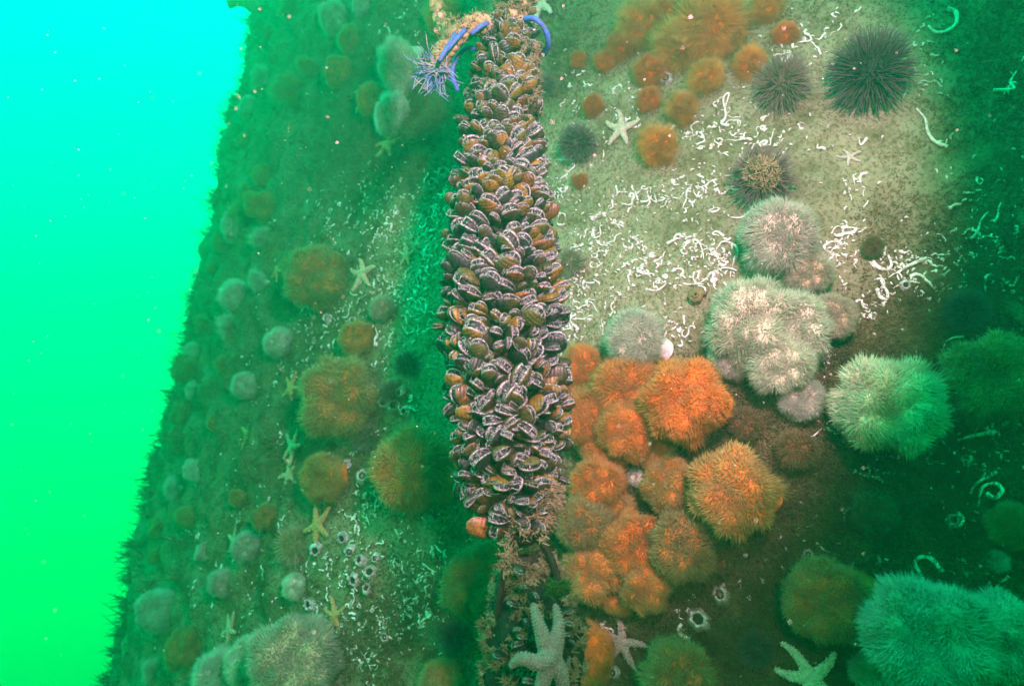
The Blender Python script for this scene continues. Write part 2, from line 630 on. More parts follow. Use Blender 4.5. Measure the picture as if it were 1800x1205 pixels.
# ================================================================== anemones
def crown_meshes(seed, lobes, n_tent, lobe_amp, tl=0.30, tw=0.013, cmin=-0.35, body=0.72):
    """unit crown: lobed disc dome (radius ~0.75) and its tentacles reaching ~1"""
    off = Vector((seed * 3.7, seed * 1.3, seed * 7.1))
    rb = random.Random(seed * 31)
    bumps = []
    for d in unit_dirs(lobes * 4, -0.7, 0.93):
        bumps.append(((Vector(d) + Vector((rb.gauss(0, .18), rb.gauss(0, .18), rb.gauss(0, .18)))).normalized(), rb.uniform(9, 20)))

    def rad(d):
        v = Vector(d)
        a = math.atan2(v.y, v.x)
        rim = max(0, 1 - abs(v.z)) ** 1.2
        k = 0.90 + 0.06 * mnoise.noise(v.yzx * 3.1 + off)
        b = 0.0
        for c, sh in bumps:
            b = max(b, math.exp((v.dot(c) - 1) * sh))
        k += lobe_amp * (b - 0.45)
        if v.z > 0.55:                                   # the mouth dips in
            k -= 0.35 * min(1, (v.z - 0.55) / 0.45) ** 1.5
        return body * k

    def pos(d):
        r = rad(d)
        return np.array((d[0] * r, d[1] * r, d[2] * r * 0.72))

    nu, nv = 44, 18
    V = [pos((0, 0, 1))]
    for j in range(1, nv + 1):
        th = math.acos(1 - (1 - (cmin - 0.35)) * j / nv) if (1 - (1 - (cmin - 0.35)) * j / nv) > -1 else math.pi
        for i in range(nu):
            ph = 2 * math.pi * i / nu
            V.append(pos((math.sin(th) * math.cos(ph), math.sin(th) * math.sin(ph), math.cos(th))))
    V.append(np.array((0, 0, -0.55)))
    T = [[0, 1 + i, 1 + (i + 1) % nu] for i in range(nu)]
    Q = [[1 + j * nu + i, 1 + (j + 1) * nu + i, 1 + (j + 1) * nu + (i + 1) % nu, 1 + j * nu + (i + 1) % nu]
         for j in range(nv - 1) for i in range(nu)]
    b = 1 + (nv - 1) * nu
    T += [[b + (i + 1) % nu, b + i, len(V) - 1] for i in range(nu)]
    disc = mk('crown', np.array(V), [np.array(T), np.array(Q)])
    D = unit_dirs(n_tent, cmin, 0.999)
    P = np.array([pos(d) for d in D])
    e = 0.05
    Nrm = np.zeros_like(P)
    for k, d in enumerate(D):
        dv = Vector(d)
        t1 = dv.cross(Vector((0.3, 0.5, 0.81))).normalized()
        t2 = dv.cross(t1)
        a = pos((dv + t1 * e).normalized())
        c = pos((dv + t2 * e).normalized())
        nn = np.cross(a - P[k], c - P[k])
        if np.dot(nn, d) < 0:
            nn = -nn
        Nrm[k] = nn / (np.linalg.norm(nn) + 1e-9)
    flow = np.array([mnoise.noise_vector(Vector(p) * 3.2 + off) for p in P])
    Dir = Nrm * 0.75 + D * 0.45 + flow * 0.30 + rng.normal(0, 0.16, P.shape)
    L = tl * rng.uniform(0.6, 1.15, len(P)) * np.where(D[:, 2] > 0.7, 0.7, 1.0)
    bend = flow * 0.5 + rng.normal(0, 0.15, P.shape) + np.array([[0, 0, -0.2]])
    tv, tf, ta = spikes(P - Nrm * 0.02, Dir, L, tw * rng.uniform(0.8, 1.2, len(P)), bend)
    return disc, mk('tentacles', tv, tf, True, {'tip': ta})


CROWN = {
    'lobed': [crown_meshes(1, 5, 6800, 0.34, 0.21, 0.0088), crown_meshes(2, 6, 6800, 0.30, 0.20, 0.0088), crown_meshes(3, 4, 6800, 0.36, 0.21, 0.0088)],
    'round': [crown_meshes(4, 5, 6200, 0.22, 0.28, 0.0082, -0.35, 0.66), crown_meshes(5, 6, 6200, 0.26, 0.26, 0.0082, -0.35, 0.67), crown_meshes(6, 7, 6200, 0.20, 0.30, 0.0082, -0.35, 0.65)],
    'soft': [crown_meshes(9, 4, 3600, 0.30, 0.52, 0.0056, -0.1, 0.46), crown_meshes(10, 5, 3600, 0.26, 0.56, 0.0056, -0.1, 0.44)],
    'tuft': [crown_meshes(7, 4, 1800, 0.25, 0.42, 0.010, -0.2, 0.6), crown_meshes(8, 3, 1800, 0.2, 0.40, 0.010, -0.2, 0.6)],
}


def column_mesh(seed):
    """unit column from z=0 (foot) to z=1 (under the crown)"""
    nu, nv = 20, 12
    V = []
    for j in range(nv + 1):
        t = j / nv
        r = 0.42 + 0.28 * (1 - t) ** 3 + 0.22 * t ** 4 - 0.06 * math.sin(t * 9 + seed)
        for i in range(nu):
            a = 2 * math.pi * i / nu
            k = 1 + 0.07 * math.sin(a * 3 + seed) * (1 - t) + 0.05 * mnoise.noise(Vector((math.cos(a) * 2, math.sin(a) * 2, t * 4 + seed)))
            V.append((r * k * math.cos(a) + 0.06 * math.sin(t * 3 + seed), r * k * math.sin(a), t))
    Q = [[j * nu + i, j * nu + (i + 1) % nu, (j + 1) * nu + (i + 1) % nu, (j + 1) * nu + i] for j in range(nv) for i in range(nu)]
    return mk('column', np.array(V), [np.array(Q)])


COLUMN = [column_mesh(s) for s in range(3)]

TINT = {  # tentacles, disc, column
    'white': ((0.70, 0.74, 0.60), (0.58, 0.54, 0.38), (0.78, 0.70, 0.60)),
    'cream': ((0.60, 0.58, 0.44), (0.46, 0.36, 0.22), (0.72, 0.60, 0.48)),
    'grey': ((0.64, 0.66, 0.58), (0.40, 0.36, 0.26), (0.60, 0.56, 0.48)),
    'orange': ((0.70, 0.31, 0.075), (0.52, 0.13, 0.014), (0.85, 0.20, 0.012)),
    'bright': ((0.80, 0.33, 0.06), (0.58, 0.13, 0.012), (0.90, 0.20, 0.010)),
    'tan': ((0.58, 0.36, 0.11), (0.44, 0.14, 0.018), (0.72, 0.20, 0.02)),
    'olive': ((0.40, 0.33, 0.12), (0.34, 0.13, 0.025), (0.50, 0.17, 0.02)),
    'brown': ((0.20, 0.12, 0.055), (0.14, 0.06, 0.02), (0.25, 0.10, 0.03)),
    'rust': ((0.78, 0.20, 0.045), (0.72, 0.13, 0.015), (0.60, 0.15, 0.02)),
}
LANDMARKS = []


def anemone(px, py, r, kind, tint, label, base=None, lift=0.75, stretch=1.0, group='plumose anemones on the pillar', low=False, face=0.55):
    """crown centred on photo pixel (px,py), r pixels wide; base: pixel of the foot on the pillar"""
    r *= 1.0 if kind == 'tuft' else 1.12
    bx, by = base if base else (px + 0.10 * r, py + 0.10 * r)
    foot, n, t = wall_hit(bx, by)
    _, _, tw = wall_hit(px, py)
    k = r / F_PX * tw
    depth = tw - lift * k
    rw = r / F_PX * depth
    c = ray(px, py) * depth
    axis = c - foot
    h = axis.length
    axis.normalize()
    if h < rw * 0.25:
        c = foot + n * rw * 0.4
        axis, h = n.copy(), rw * 0.4
    to_cam = (-c).normalized()
    top = (axis * (1 - face) + to_cam * face * 0.8 + n * face * 0.3).normalized()
    rot = frame_from(top) @ Matrix.Rotation(random.uniform(0, 6.28), 3, 'Z')
    root = thing('plumose_anemone' if kind in ('lobed', 'round') else 'tufted_anemone', label, 'anemone', Matrix.Translation(foot), group)
    tc, dc, cc = TINT[tint]
    v = random.uniform(0.88, 1.1)
    tc, dc, cc = [tuple(min(0.95, x * v * random.uniform(0.95, 1.05)) for x in q) for q in (tc, dc, cc)]
    disc, tent = random.choice(CROWN[kind])
    lc = c - foot
    col = ob('column', random.choice(COLUMN), M_COLUMN, root, cc)
    cf = frame_from(axis)
    m = cf.to_4x4() @ Matrix.Diagonal((rw * 0.62, rw * 0.62, max(h - rw * 0.15, rw * 0.2), 1))
    m.translation = -axis * rw * 0.06
    col.matrix_local = m
    cr = ob('crown', disc, M_DISC, root, dc)
    m = rot.to_4x4() @ Matrix.Diagonal((rw, rw * stretch, rw, 1))
    m.translation = lc
    cr.matrix_local = m
    ob('tentacles', tent, M_TENT, cr, tc, 'stuff')
    LANDMARKS.append((px, py, r, label))
    return root


A = anemone
# white and cream cluster in the strobe light
A(1370, 415, 76, 'round', 'white', 'round white anemone topping the pale cluster, right below the silted urchin', (1385, 430))
A(1420, 480, 46, 'round', 'cream', 'small pinkish cream anemone between the two big white ones', (1415, 480))
A(1318, 565, 84, 'lobed', 'white', 'large lobed white anemone, upper left lobe of the biggest pale clump', (1345, 590), 0.8)
A(1398, 575, 70, 'round', 'white', 'white anemone, upper right lobe of the biggest pale clump', (1370, 590), 0.8)
A(1372, 640, 62, 'round', 'white', 'white anemone at the bottom of the biggest pale clump', (1360, 610), 1.0)
A(1288, 625, 46, 'round', 'white', 'white anemone on the lower left rim of the biggest pale clump', (1320, 610), 0.8)
A(1462, 555, 46, 'round', 'cream', 'beige anemone with a brown middle at the right of the pale clump', (1450, 555))
A(1410, 702, 45, 'round', 'grey', 'small greyish white anemone hanging below the pale clump', (1405, 690))
A(1112, 595, 60, 'round', 'white', 'soft white anemone with its pale column showing, above the orange bank', (1160, 618), 0.9)
A(1120, 838, 24, 'tuft', 'white', 'tiny spiky white anemone amid the orange bank', None)
# the orange bank beside the mussel rope
A(1022, 640, 42, 'round', 'orange', 'small orange anemone at the top of the orange bank beside the rope', (1020, 655))
A(1098, 680, 66, 'round', 'orange', 'hazy orange anemone below the soft white one', (1110, 690))
A(1205, 705, 84, 'lobed', 'bright', 'vivid orange lobed anemone, brightest of the bank, with its column at right', (1250, 718), 1.0)
A(1030, 730, 60, 'round', 'orange', 'orange anemone touching the rope, second from the top of the bank', (1045, 740))
A(1105, 755, 62, 'lobed', 'orange', 'orange anemone left of and below the vivid lobed one', (1120, 750), 0.8)
A(1288, 860, 86, 'lobed', 'tan', 'largest tan and orange anemone at the right end of the orange bank', (1334, 874), 1.0)
A(1178, 850, 56, 'lobed', 'tan', 'tan anemone in the middle of the bank with orange column showing', (1215, 865))
A(1048, 850, 56, 'round', 'orange', 'orange anemone above the greenish one beside the rope', (1078, 870), 0.8)
A(1025, 920, 58, 'round', 'olive', 'greenish tan anemone pressed against the lower end of the rope', (1050, 930), 1.0)
A(1112, 955, 62, 'lobed', 'orange', 'deep orange anemone low in the bank, between two tan ones', (1105, 935))
A(1138, 1030, 52, 'lobed', 'tan', 'tan and orange anemone at the bottom tip of the orange bank', (1130, 1010))
A(1198, 960, 68, 'round', 'olive', 'round olive tan anemone below the largest tan one', (1200, 950))
A(1042, 1005, 60, 'lobed', 'tan', 'ragged tan anemone just right of the rope loop', (1060, 1000))
A(1035, 1150, 50, 'round', 'bright', 'orange anemone behind the big starfish on the clump', (1040, 1150), 0.6, 1.2)
A(1192, 1190, 74, 'round', 'olive', 'olive anemone cut by the bottom edge, below the pink starfish', (1195, 1195))
A(1452, 1055, 80, 'lobed', 'olive', 'olive green anemone with an orange column to its upper right', (1510, 1035), 1.0)
A(1400, 790, 46, 'tuft', 'brown', 'dark brown tufted anemone above the largest tan one', None)
A(1310, 745, 40, 'tuft', 'brown', 'rusty brown tufted anemone under the vivid orange column', None)
A(1535, 900, 46, 'tuft', 'brown', 'dim dark tufted anemone on the shaded turf at lower right', None)
A(1262, 985, 34, 'tuft', 'brown', 'small maroon tufted anemone right of the round olive one', None)
A(1062, 800, 50, 'round', 'orange', 'orange anemone halfway down the bank, left of the tiny spiky white one', None, 0.6)
A(1150, 790, 44, 'lobed', 'tan', 'tan anemone tucked under the vivid lobed orange one', None, 0.5)
A(1082, 905, 46, 'round', 'tan', 'tan anemone between the greenish one and the deep orange one', None, 0.6)
A(1240, 925, 40, 'round', 'tan', 'small tan anemone wedged below the largest tan one', None, 0.5)
A(1085, 1040, 44, 'round', 'tan', 'brownish tan anemone low on the bank above the pink starfish', None, 0.5)
A(1005, 690, 36, 'round', 'orange', 'orange anemone squeezed against the rope high in the bank', None, 0.6)
A(1160, 660, 34, 'round', 'orange', 'small orange anemone above the vivid lobed one', None, 0.5)
# right side, out of the strobe
A(1560, 710, 98, 'lobed', 'white', 'pale teal anemone right of the pale clump, in the shade', (1575, 725), 0.8)
A(1752, 668, 90, 'lobed', 'olive', 'dark olive and rust anemone at the right edge', (1760, 680), 0.8)
A(1632, 1120, 118, 'lobed', 'grey', 'huge pale green anemone filling the bottom right, front lobe', (1660, 1150), 1.1)
A(1745, 1125, 96, 'lobed', 'grey', 'huge pale green anemone in the bottom right corner', (1750, 1150), 0.8)
A(1555, 1185, 60, 'lobed', 'grey', 'pale green anemone at the bottom edge left of the huge one', (1570, 1190), 0.8)
A(1750, 985, 24, 'round', 'grey', 'small flat teal anemone above the huge pale green pair', None, 0.4)
A(1778, 925, 46, 'round', 'olive', 'hazy green anemone at the right edge halfway below the dark olive one', None, 0.6)
A(1535, 432, 24, 'soft', 'brown', 'small dull red anemone right of the white clump among worm tubes', None, 0.4)
# soft orange ones at the top
for (px, py, r, k, lab) in [
    (1128, 45, 44, 'orange', 'hazy orange anemone at the top left of the upper orange patch'),
    (1245, 45, 56, 'bright', 'biggest fuzzy orange anemone of the upper patch at the top edge'),
    (1195, 80, 44, 'orange', 'orange anemone in the heart of the upper patch'),
    (1345, 16, 30, 'bright', 'round orange anemone alone at the top edge above the urchins'),
    (1240, 147, 31, 'bright', 'orange anemone right of the single barnacle in the upper patch'),
    (1198, 192, 27, 'orange', 'small orange anemone between the barnacle and the isolated orange one'),
    (1155, 256, 36, 'bright', 'isolated orange anemone right of the small starfish'),
    (1318, 112, 30, 'bright', 'orange anemone touching the purple urchin from the upper left'),
    (1262, 92, 24, 'bright', 'small orange anemone right of the patch middle'),
    (1287, 72, 22, 'orange', 'small orange anemone at the right end of the upper patch'),
    (1142, 125, 30, 'rust', 'rusty anemone on the lower left of the upper patch'),
    (1092, 78, 26, 'rust', 'faint rusty anemone at the left end of the upper patch'),
    (1015, 105, 15, 'rust', 'tiny rust anemone nearest the blue strand'),
    (1062, 108, 19, 'rust', 'tiny rust anemone left of the upper patch'),
    (1042, 186, 20, 'rust', 'flat rust anemone above the small starfish'),
    (1140, 175, 22, 'rust', 'rust anemone left of and below the single barnacle'),
    (1165, 30, 30, 'rust', 'rusty anemone at the top edge between two fuzzy orange ones'),
    (1018, 318, 13, 'rust', 'tiny rust anemone below the grey urchin'),
    (1380, 60, 22, 'rust', 'faint rust anemone left of the white tubes by the black urchin'),
    (1275, 20, 24, 'orange', 'orange anemone at the top edge right of the biggest fuzzy one'),
]:
    A(px, py, r * 1.28, 'soft', k, lab, None, 0.4, group='soft orange anemones of the upper patch')
# left side, strobe and green water light
A(720, 822, 84, 'round', 'tan', 'big furry tan anemone left of the mussel rope', (782, 850), 0.9)
A(566, 838, 50, 'round', 'tan', 'tan anemone with a bright orange column on its right side', (606, 832), 0.8)
A(592, 700, 80, 'lobed', 'olive', 'wide hazy green tan anemone above the furry tan one', (610, 710), 0.7)
A(556, 488, 60, 'lobed', 'olive', 'tall hazy green brown anemone halfway up the left flank', (565, 495), 0.7, 1.2)
A(671, 542, 26, 'round', 'cream', 'small round cream anemone among the worm tubes left of the rope', None, 0.6)
A(628, 594, 36, 'round', 'tan', 'pale brown anemone just below the small cream one', None, 0.6)
A(490, 602, 30, 'round', 'white', 'small teal white anemone on the left flank', None, 0.6)
A(432, 678, 28, 'round', 'grey', 'small green anemone left of the wide hazy one', None, 0.6)
A(519, 1030, 26, 'round', 'white', 'small pure white anemone standing out at lower left', None, 0.8)
A(515, 1165, 90, 'lobed', 'cream', 'big cream anemone cut by the bottom edge at lower left', (540, 1180), 0.9)
A(438, 1160, 50, 'round', 'white', 'white anemone on the left shoulder of the big cream one', (460, 1170), 0.7)
A(385, 1185, 50, 'round', 'grey', 'teal anemone at the bottom edge, leftmost of its three', None, 0.7)
A(524, 1108, 30, 'round', 'white', 'small white anemone crowning the big cream one', None, 0.8)
A(775, 1200, 46, 'round', 'olive', 'green anemone at the bottom edge left of the clump', None, 0.6)
A(846, 1010, 60, 'round', 'olive', 'shaded green anemone glimpsed between the rope and the clump', None, 0.3, 1.3)
A(655, 175, 32, 'round', 'tan', 'tall tan anemone left of the frayed blue rope', (665, 190), 0.8, 1.3)
A(706, 125, 44, 'round', 'grey', 'long green anemone hanging behind the frayed blue rope', (730, 100), 0.9, 1.4)
A(690, 205, 36, 'round', 'grey', 'green anemone below the frayed blue rope, second of the hanging pair', (710, 190), 0.8, 1.3)
A(780, 30, 40, 'round', 'tan', 'brown furry anemone behind the loose brown rope at the top', None, 0.3)
LEFT = [(545, 105, 30), (480, 60, 26), (590, 30, 34), (520, 150, 24), (470, 130, 22), (555, 45, 24), (620, 80, 28), (500, 20, 30),
        (440, 200, 20), (470, 300, 22), (440, 345, 26), (415, 365, 24), (428, 400, 22), (395, 420, 20), (460, 360, 24), (370, 480, 18),
        (410, 515, 24), (440, 505, 20), (360, 570, 20), (400, 560, 26), (335, 610, 20), (312, 660, 22), (345, 690, 24), (305, 715, 20),
        (370, 740, 24), (300, 770, 22), (340, 820, 28), (290, 850, 22), (275, 920, 20), (330, 900, 24), (262, 985, 18), (268, 1060, 32),
        (310, 1130, 26), (275, 1180, 32), (230, 1110, 18), (380, 1020, 24), (410, 880, 24), (395, 640, 20), (460, 420, 22), (600, 120, 24),
        (430, 960, 30), (455, 905, 22), (350, 960, 20), (640, 20, 26), (425, 260, 20)]
ORD = ['first', 'second', 'third', 'fourth', 'fifth', 'sixth', 'seventh', 'eighth', 'ninth', 'tenth', 'eleventh', 'twelfth', 'thirteenth', 'fourteenth',
       'fifteenth', 'sixteenth', 'seventeenth', 'eighteenth', 'nineteenth', 'twentieth', 'twenty-first', 'twenty-second', 'twenty-third', 'twenty-fourth',
       'twenty-fifth', 'twenty-sixth', 'twenty-seventh', 'twenty-eighth', 'twenty-ninth', 'thirtieth', 'thirty-first', 'thirty-second', 'thirty-third']


def near_phrase(x, y):
    best = min(LANDMARKS, key=lambda q: math.hypot(q[0] - x, q[1] - y) - q[2] * 0.6)
    dx, dy = x - best[0], y - best[1]
    rel = ('right of' if dx > 0 else 'left of') if abs(dx) > abs(dy) else ('below' if dy > 0 else 'above')
    words = best[3].split(',')[0].split()
    stop = {'below', 'above', 'left', 'right', 'between', 'beside', 'with', 'among', 'amid', 'at', 'on', 'in', 'of', 'touching', 'topping', 'nearest', 'behind', 'half', 'lying', 'just',
            'alone', 'standing', 'cut', 'pressed', 'low', 'hanging', 'peeping', 'glimpsed', 'filling', 'reaching', 'and', 'under', 'down'}
    k = 0
    while k < len(words) and not (words[k] in stop and k >= 2):
        k += 1
    phrase = words[:min(len(words), max(k, 3) + 4, 8)]
    while phrase and phrase[-1] in stop | {'the', 'a', 'to', 'its', 'two', 'by', 'from', 'upper', 'lower', 'top', 'big'}:
        phrase.pop()
    return rel, ' '.join(phrase)


LEFT.sort(key=lambda q: q[1])
n_edge = n_in = 0
for (px, py, r) in LEFT:
    edge = 450 - py * 0.21 + 45 > px
    if edge:
        lab = f'{ORD[n_edge]} green-veiled anemone from the top along the left edge of the pillar'
        n_edge += 1
    else:
        lab = f'{ORD[n_in]} green-veiled anemone from the top in from the left edge of the pillar'
        n_in += 1
    keep = len(LANDMARKS)
    y = py + random.uniform(-14, 14)
    A(max(px + random.uniform(-14, 14), 476 - 0.215 * y), y, r * random.uniform(0.65, 1.35), random.choice(['round', 'lobed', 'soft']), random.choice(['olive', 'grey', 'grey', 'olive', 'olive']), lab,
      None, 0.7, random.uniform(0.9, 1.4), group='hazy anemones on the left flank', face=0.25)
    del LANDMARKS[keep:]
# a closed one sticking straight out of the far edge at the top
p0, n0, t0 = wall_hit(462, 20)
pts = catmull([p0, p0 + Vector((-0.04, -0.03, 0.012)), p0 + Vector((-0.09, -0.03, 0.020)), p0 + Vector((-0.125, -0.03, 0.024))], 5)
tv, tf, _ = tube(pts, [0.027 + 0.007 * math.sin(i * .5) for i in range(len(pts))], 14)
o = ob('closed_anemone', mk('closed_anemone', tv, tf), M_COLUMN, None, (0.3, 0.3, 0.2))
tag(o, 'closed green anemone poking out of the pillar edge at the top', 'anemone')

# ================================================================== sea urchins
def urchin_meshes(seed, n_sp, L=0.62, w=0.018):
    nu, nv = 28, 14
    V = []
    for j in range(nv + 1):
        th = math.pi * 0.72 * j / nv
        for i in range(nu):
            a = 2 * math.pi * i / nu
            k = 1 + 0.03 * math.cos(10 * a)
            V.append((0.46 * k * math.sin(th) * math.cos(a), 0.46 * k * math.sin(th) * math.sin(a), 0.34 * math.cos(th)))
    Q = [[j * nu + i, (j + 1) * nu + i, (j + 1) * nu + (i + 1) % nu, j * nu + (i + 1) % nu] for j in range(nv) for i in range(nu)]
    test = mk('test', np.array(V), [np.array(Q)])
    D = unit_dirs(n_sp, -0.35, 0.98)
    P = D * np.array([[0.44, 0.44, 0.33]])
    Dir = D + rng.normal(0, 0.24, D.shape) + 0.25 * np.array([mnoise.noise_vector(Vector(d) * 2.5 + Vector((seed * 5.0, 0, 0))) for d in D])
    LL = L * rng.uniform(0.55, 1.05, n_sp) * (0.75 + 0.25 * np.sqrt(np.maximum(0, 1 - D[:, 2] ** 2)))
    v, f, a = spikes(P, Dir, LL, w * rng.uniform(0.7, 1.2, n_sp), None, 4, 0.7)
    return test, mk('spines', v, f, False, {'tip': a})


URCH = [urchin_meshes(1, 820, 0.62, 0.014), urchin_meshes(2, 680, 0.66, 0.014), urchin_meshes(3, 480, 0.6, 0.013)]


def urchin(px, py, r, var, test_c, spine_c, label, lift=0.45):
    p, n, t = wall_hit(px, py)
    rw = r / F_PX * (t - 0.03)
    q = ray(px, py) * (t - lift * r / F_PX * t)
    rot = frame_from((n * 0.7 - q.normalized() * 0.5).normalized()) @ Matrix.Rotation(random.uniform(0, 6), 3, 'Z')
    root = thing('sea_urchin', label, 'sea urchin', mat4(q, rot, rw), 'sea urchins on the pillar')
    a, b = URCH[var]
    ob('shell', a, M_TEST, root, test_c)
    ob('spines', b, M_SPINE, root, spine_c, 'stuff')
    LANDMARKS.append((px, py, r, label))
    return root, q, rot, rw


urchin(1530, 125, 84, 0, (0.012, 0.007, 0.007), (0.030, 0.013, 0.011), 'largest urchin, near black with white-flecked spines, at upper right')
urchin(1375, 147, 58, 1, (0.08, 0.05, 0.04), (0.17, 0.095, 0.075), 'purple brown urchin left of the largest black one')
ur3 = urchin(1340, 312, 64, 1, (0.06, 0.032, 0.032), (0.12, 0.058, 0.058), 'purple urchin with silt heaped on its back, above the white anemones')
urchin(1015, 252, 42, 0, (0.06, 0.05, 0.045), (0.09, 0.066, 0.055), 'grey brown urchin between the rope and the small starfish')
urchin(1002, 462, 34, 2, (0.10, 0.11, 0.06), (0.17, 0.16, 0.09), 'greenish urchin half hidden behind the right side of the mussel rope')
urchin(958, 150, 26, 2, (0.07, 0.05, 0.05), (0.12, 0.08, 0.07), 'little urchin peeping out right of the rope near its top')
urchin(715, 640, 30, 2, (0.05, 0.05, 0.03), (0.08, 0.07, 0.04), 'dark urchin left of the rope at mid height')
urchin(688, 690, 28, 2, (0.06, 0.05, 0.04), (0.10, 0.08, 0.05), 'dark urchin just above the barnacle heap left of the rope')
urchin(515, 958, 44, 2, (0.14, 0.13, 0.07), (0.26, 0.22, 0.10), 'olive urchin with long spines beside the tan starfish at lower left')
urchin(640, 770, 30, 2, (0.05, 0.05, 0.03), (0.07, 0.07, 0.04), 'dim urchin under the wide hazy anemone')
urchin(800, 1120, 36, 0, (0.02, 0.02, 0.02), (0.03, 0.03, 0.025), 'black urchin in the shade left of the clump')
urchin(1330, 1140, 40, 2, (0.03, 0.03, 0.025), (0.045, 0.04, 0.03), 'black urchin in the gloom above the bottom teal starfish')
urchin(1700, 545, 44, 0, (0.02, 0.02, 0.02), (0.03, 0.03, 0.028), 'black urchin in the shade at right among the teal tubes')


def fuzz_on(points, normals, L, w, name, mat, parent, per=3, droop=0.0, jit=0.6):
    P = np.repeat(np.asarray(points, float), per, 0)
    D = np.repeat(np.asarray(normals, float), per, 0) + rng.normal(0, jit, (len(P), 3))
    P = P + rng.normal(0, w * 1.5, P.shape)
    b = rng.normal(0, 0.35, P.shape)
    b[:, 2] -= droop
    v, f, a = spikes(P, D, L * rng.uniform(0.4, 1.2, len(P)), w * rng.uniform(0.7, 1.3, len(P)), b)
    return ob(name, mk(name, v, f, True, {'tip': a}), mat, parent, None, 'stuff')


D = unit_dirs(160, 0.55, 1.0)
fuzz_on(D * np.array([[0.62, 0.5, 0.60]]), D, 0.13, 0.022, 'silt_heap', M_ROPE, ur3[0], 5)

# a round brown snail on the pale concrete
p, n, t = wall_hit(1226, 524)
V, F = [], []
sp = [Vector((math.cos(a) * (0.55 - 0.028 * a), math.sin(a) * (0.55 - 0.028 * a), 0.10 * a * 0.5)) for a in np.linspace(0, 14, 46)]
v, f, _ = tube(sp, [0.42 - 0.0085 * i for i in range(46)], 10)
sn = ob('sea_snail', mk('sea_snail', v, f), M_TEST, None, (0.16, 0.11, 0.05))
sn.matrix_world = mat4(p + n * 0.008, frame_from(n), 0.019)
tag(sn, 'round brown sea snail on the pale concrete left of the biggest pale clump', 'snail')


# ================================================================== starfish
def star_mesh(seed, arms, curls, lengths=None, w=0.15, spn=260):
    rs = random.Random(seed)
    parts, P, Nn = [], [], []
    for k in range(arms):
        a = 2 * math.pi * k / arms + rs.uniform(-0.12, 0.12)
        L = (lengths[k] if lengths else rs.uniform(0.85, 1.05))
        c, lift = curls[k % len(curls)]
        pts, rad = [], []
        x = Vector((0, 0, 0.0))
        for i in range(14):
            t = i / 13
            an = a + c * t * t
            pts.append(x.copy())
            rad.append(w * (1.15 - 0.25 * t) * math.sqrt(max(0.0, 1 - t ** 5)) * (1 - 0.42 * t) + 0.006)
            x = x + Vector((math.cos(an), math.sin(an), lift * t)) * (L / 13)
        v, f, _ = tube(pts, rad, 10)
        v[:, 2] *= 0.8
        parts.append((v, f, None))
        for _ in range(spn // arms):
            i = rs.randrange(1, 13)
            an = rs.uniform(0, math.pi)
            d = (pts[min(i + 1, 13)] - pts[i - 1]).normalized()
            s = Vector((-d.y, d.x, 0)).normalized()
            nn = s * math.cos(an) + Vector((0, 0, 1)) * math.sin(an)
            P.append(pts[i] + nn * rad[i] * 0.92 + d * rs.uniform(-0.03, 0.03))
            Nn.append(nn)
    V, Fs, _ = join(parts)
    sv, sf, sa = spikes(np.array([tuple(p) for p in P]), np.array([tuple(q) for q in Nn]), 0.03, 0.014, None, 4, 0.8)
    return mk('starfish', V, Fs), mk('spicules', sv, sf, True)


STARS = [star_mesh(1, 5, [(0.3, 0.0), (-0.4, 0.0), (0.1, 0.0), (0.5, 0.0), (-0.2, 0.0)]),
         star_mesh(2, 5, [(0.9, 0.1), (-0.8, 0.0), (0.4, 0.2), (-0.3, 0.0), (0.7, 0.1)]),
         star_mesh(3, 5, [(-0.6, 0.2), (1.1, 0.1), (-1.0, 0.0), (0.2, 0.3), (0.5, 0.0)])]


def starfish(px, py, r, var, ang, color, label, off=0.0, tilt=None, meshes=None):
    p, n, t = wall_hit(px, py)
    rw = r / F_PX * t
    rot = frame_from(n if tilt is None else tilt) @ Matrix.Rotation(R(ang), 3, 'Z')
    root = thing('starfish', label, 'starfish', mat4(p + n * (0.10 * rw + off), rot, rw), 'starfish')
    a, b = meshes or STARS[var]
    body = ob('body', a, M_STAR, root, color)
    md = body.modifiers.new('weld', 'REMESH')
    md.mode = 'VOXEL'
    md.voxel_size = 0.03
    md.use_smooth_shade = True
    ob('spicules', b, M_STAR, body, tuple(min(0.9, c * 1.5 + 0.12) for c in color), 'stuff')
    LANDMARKS.append((px, py, r, label))
    return root


PALE, TANS, PINK = (0.44, 0.31, 0.20), (0.42, 0.23, 0.09), (0.34, 0.22, 0.20)
starfish(1092, 228, 42, 1, 80, (0.46, 0.38, 0.29), 'small pale five-armed starfish lying on the lit concrete')
starfish(950, 12, 46, 1, 250, (0.50, 0.44, 0.36), 'grey starfish at the top edge just right of the rope')
starfish(686, 258, 38, 2, 75, TANS, 'tan starfish on the left flank below the frayed blue rope')
starfish(1096, 1128, 52, 2, 10, PINK, 'pinkish starfish with curled arms below the orange bank')
starfish(1425, 1190, 72, 1, 110, (0.46, 0.48, 0.40), 'teal starfish at the bottom edge reaching up with two arms')
starfish(566, 924, 44, 0, 50, TANS, 'tan starfish beside the olive urchin at lower left')
starfish(588, 1082, 38, 1, 100, TANS, 'tan starfish above the big cream anemone')
starfish(512, 785, 34, 2, 140, PALE, 'pale starfish left of the tan anemone with orange column, upper one')
starfish(500, 832, 36, 1, 40, PALE, 'pale curled starfish left of the tan anemone with orange column, lower one')
starfish(434, 762, 36, 0, 95, TANS, 'orange tan starfish hanging on the far left flank')
starfish(640, 482, 40, 2, 20, PALE, 'pale starfish right of the tall hazy anemone')
starfish(505, 680, 32, 0, 70, TANS, 'tan starfish left of the wide hazy anemone')
starfish(716, 450, 26, 1, 85, PALE, 'small tan starfish among the tubes left of the rope')
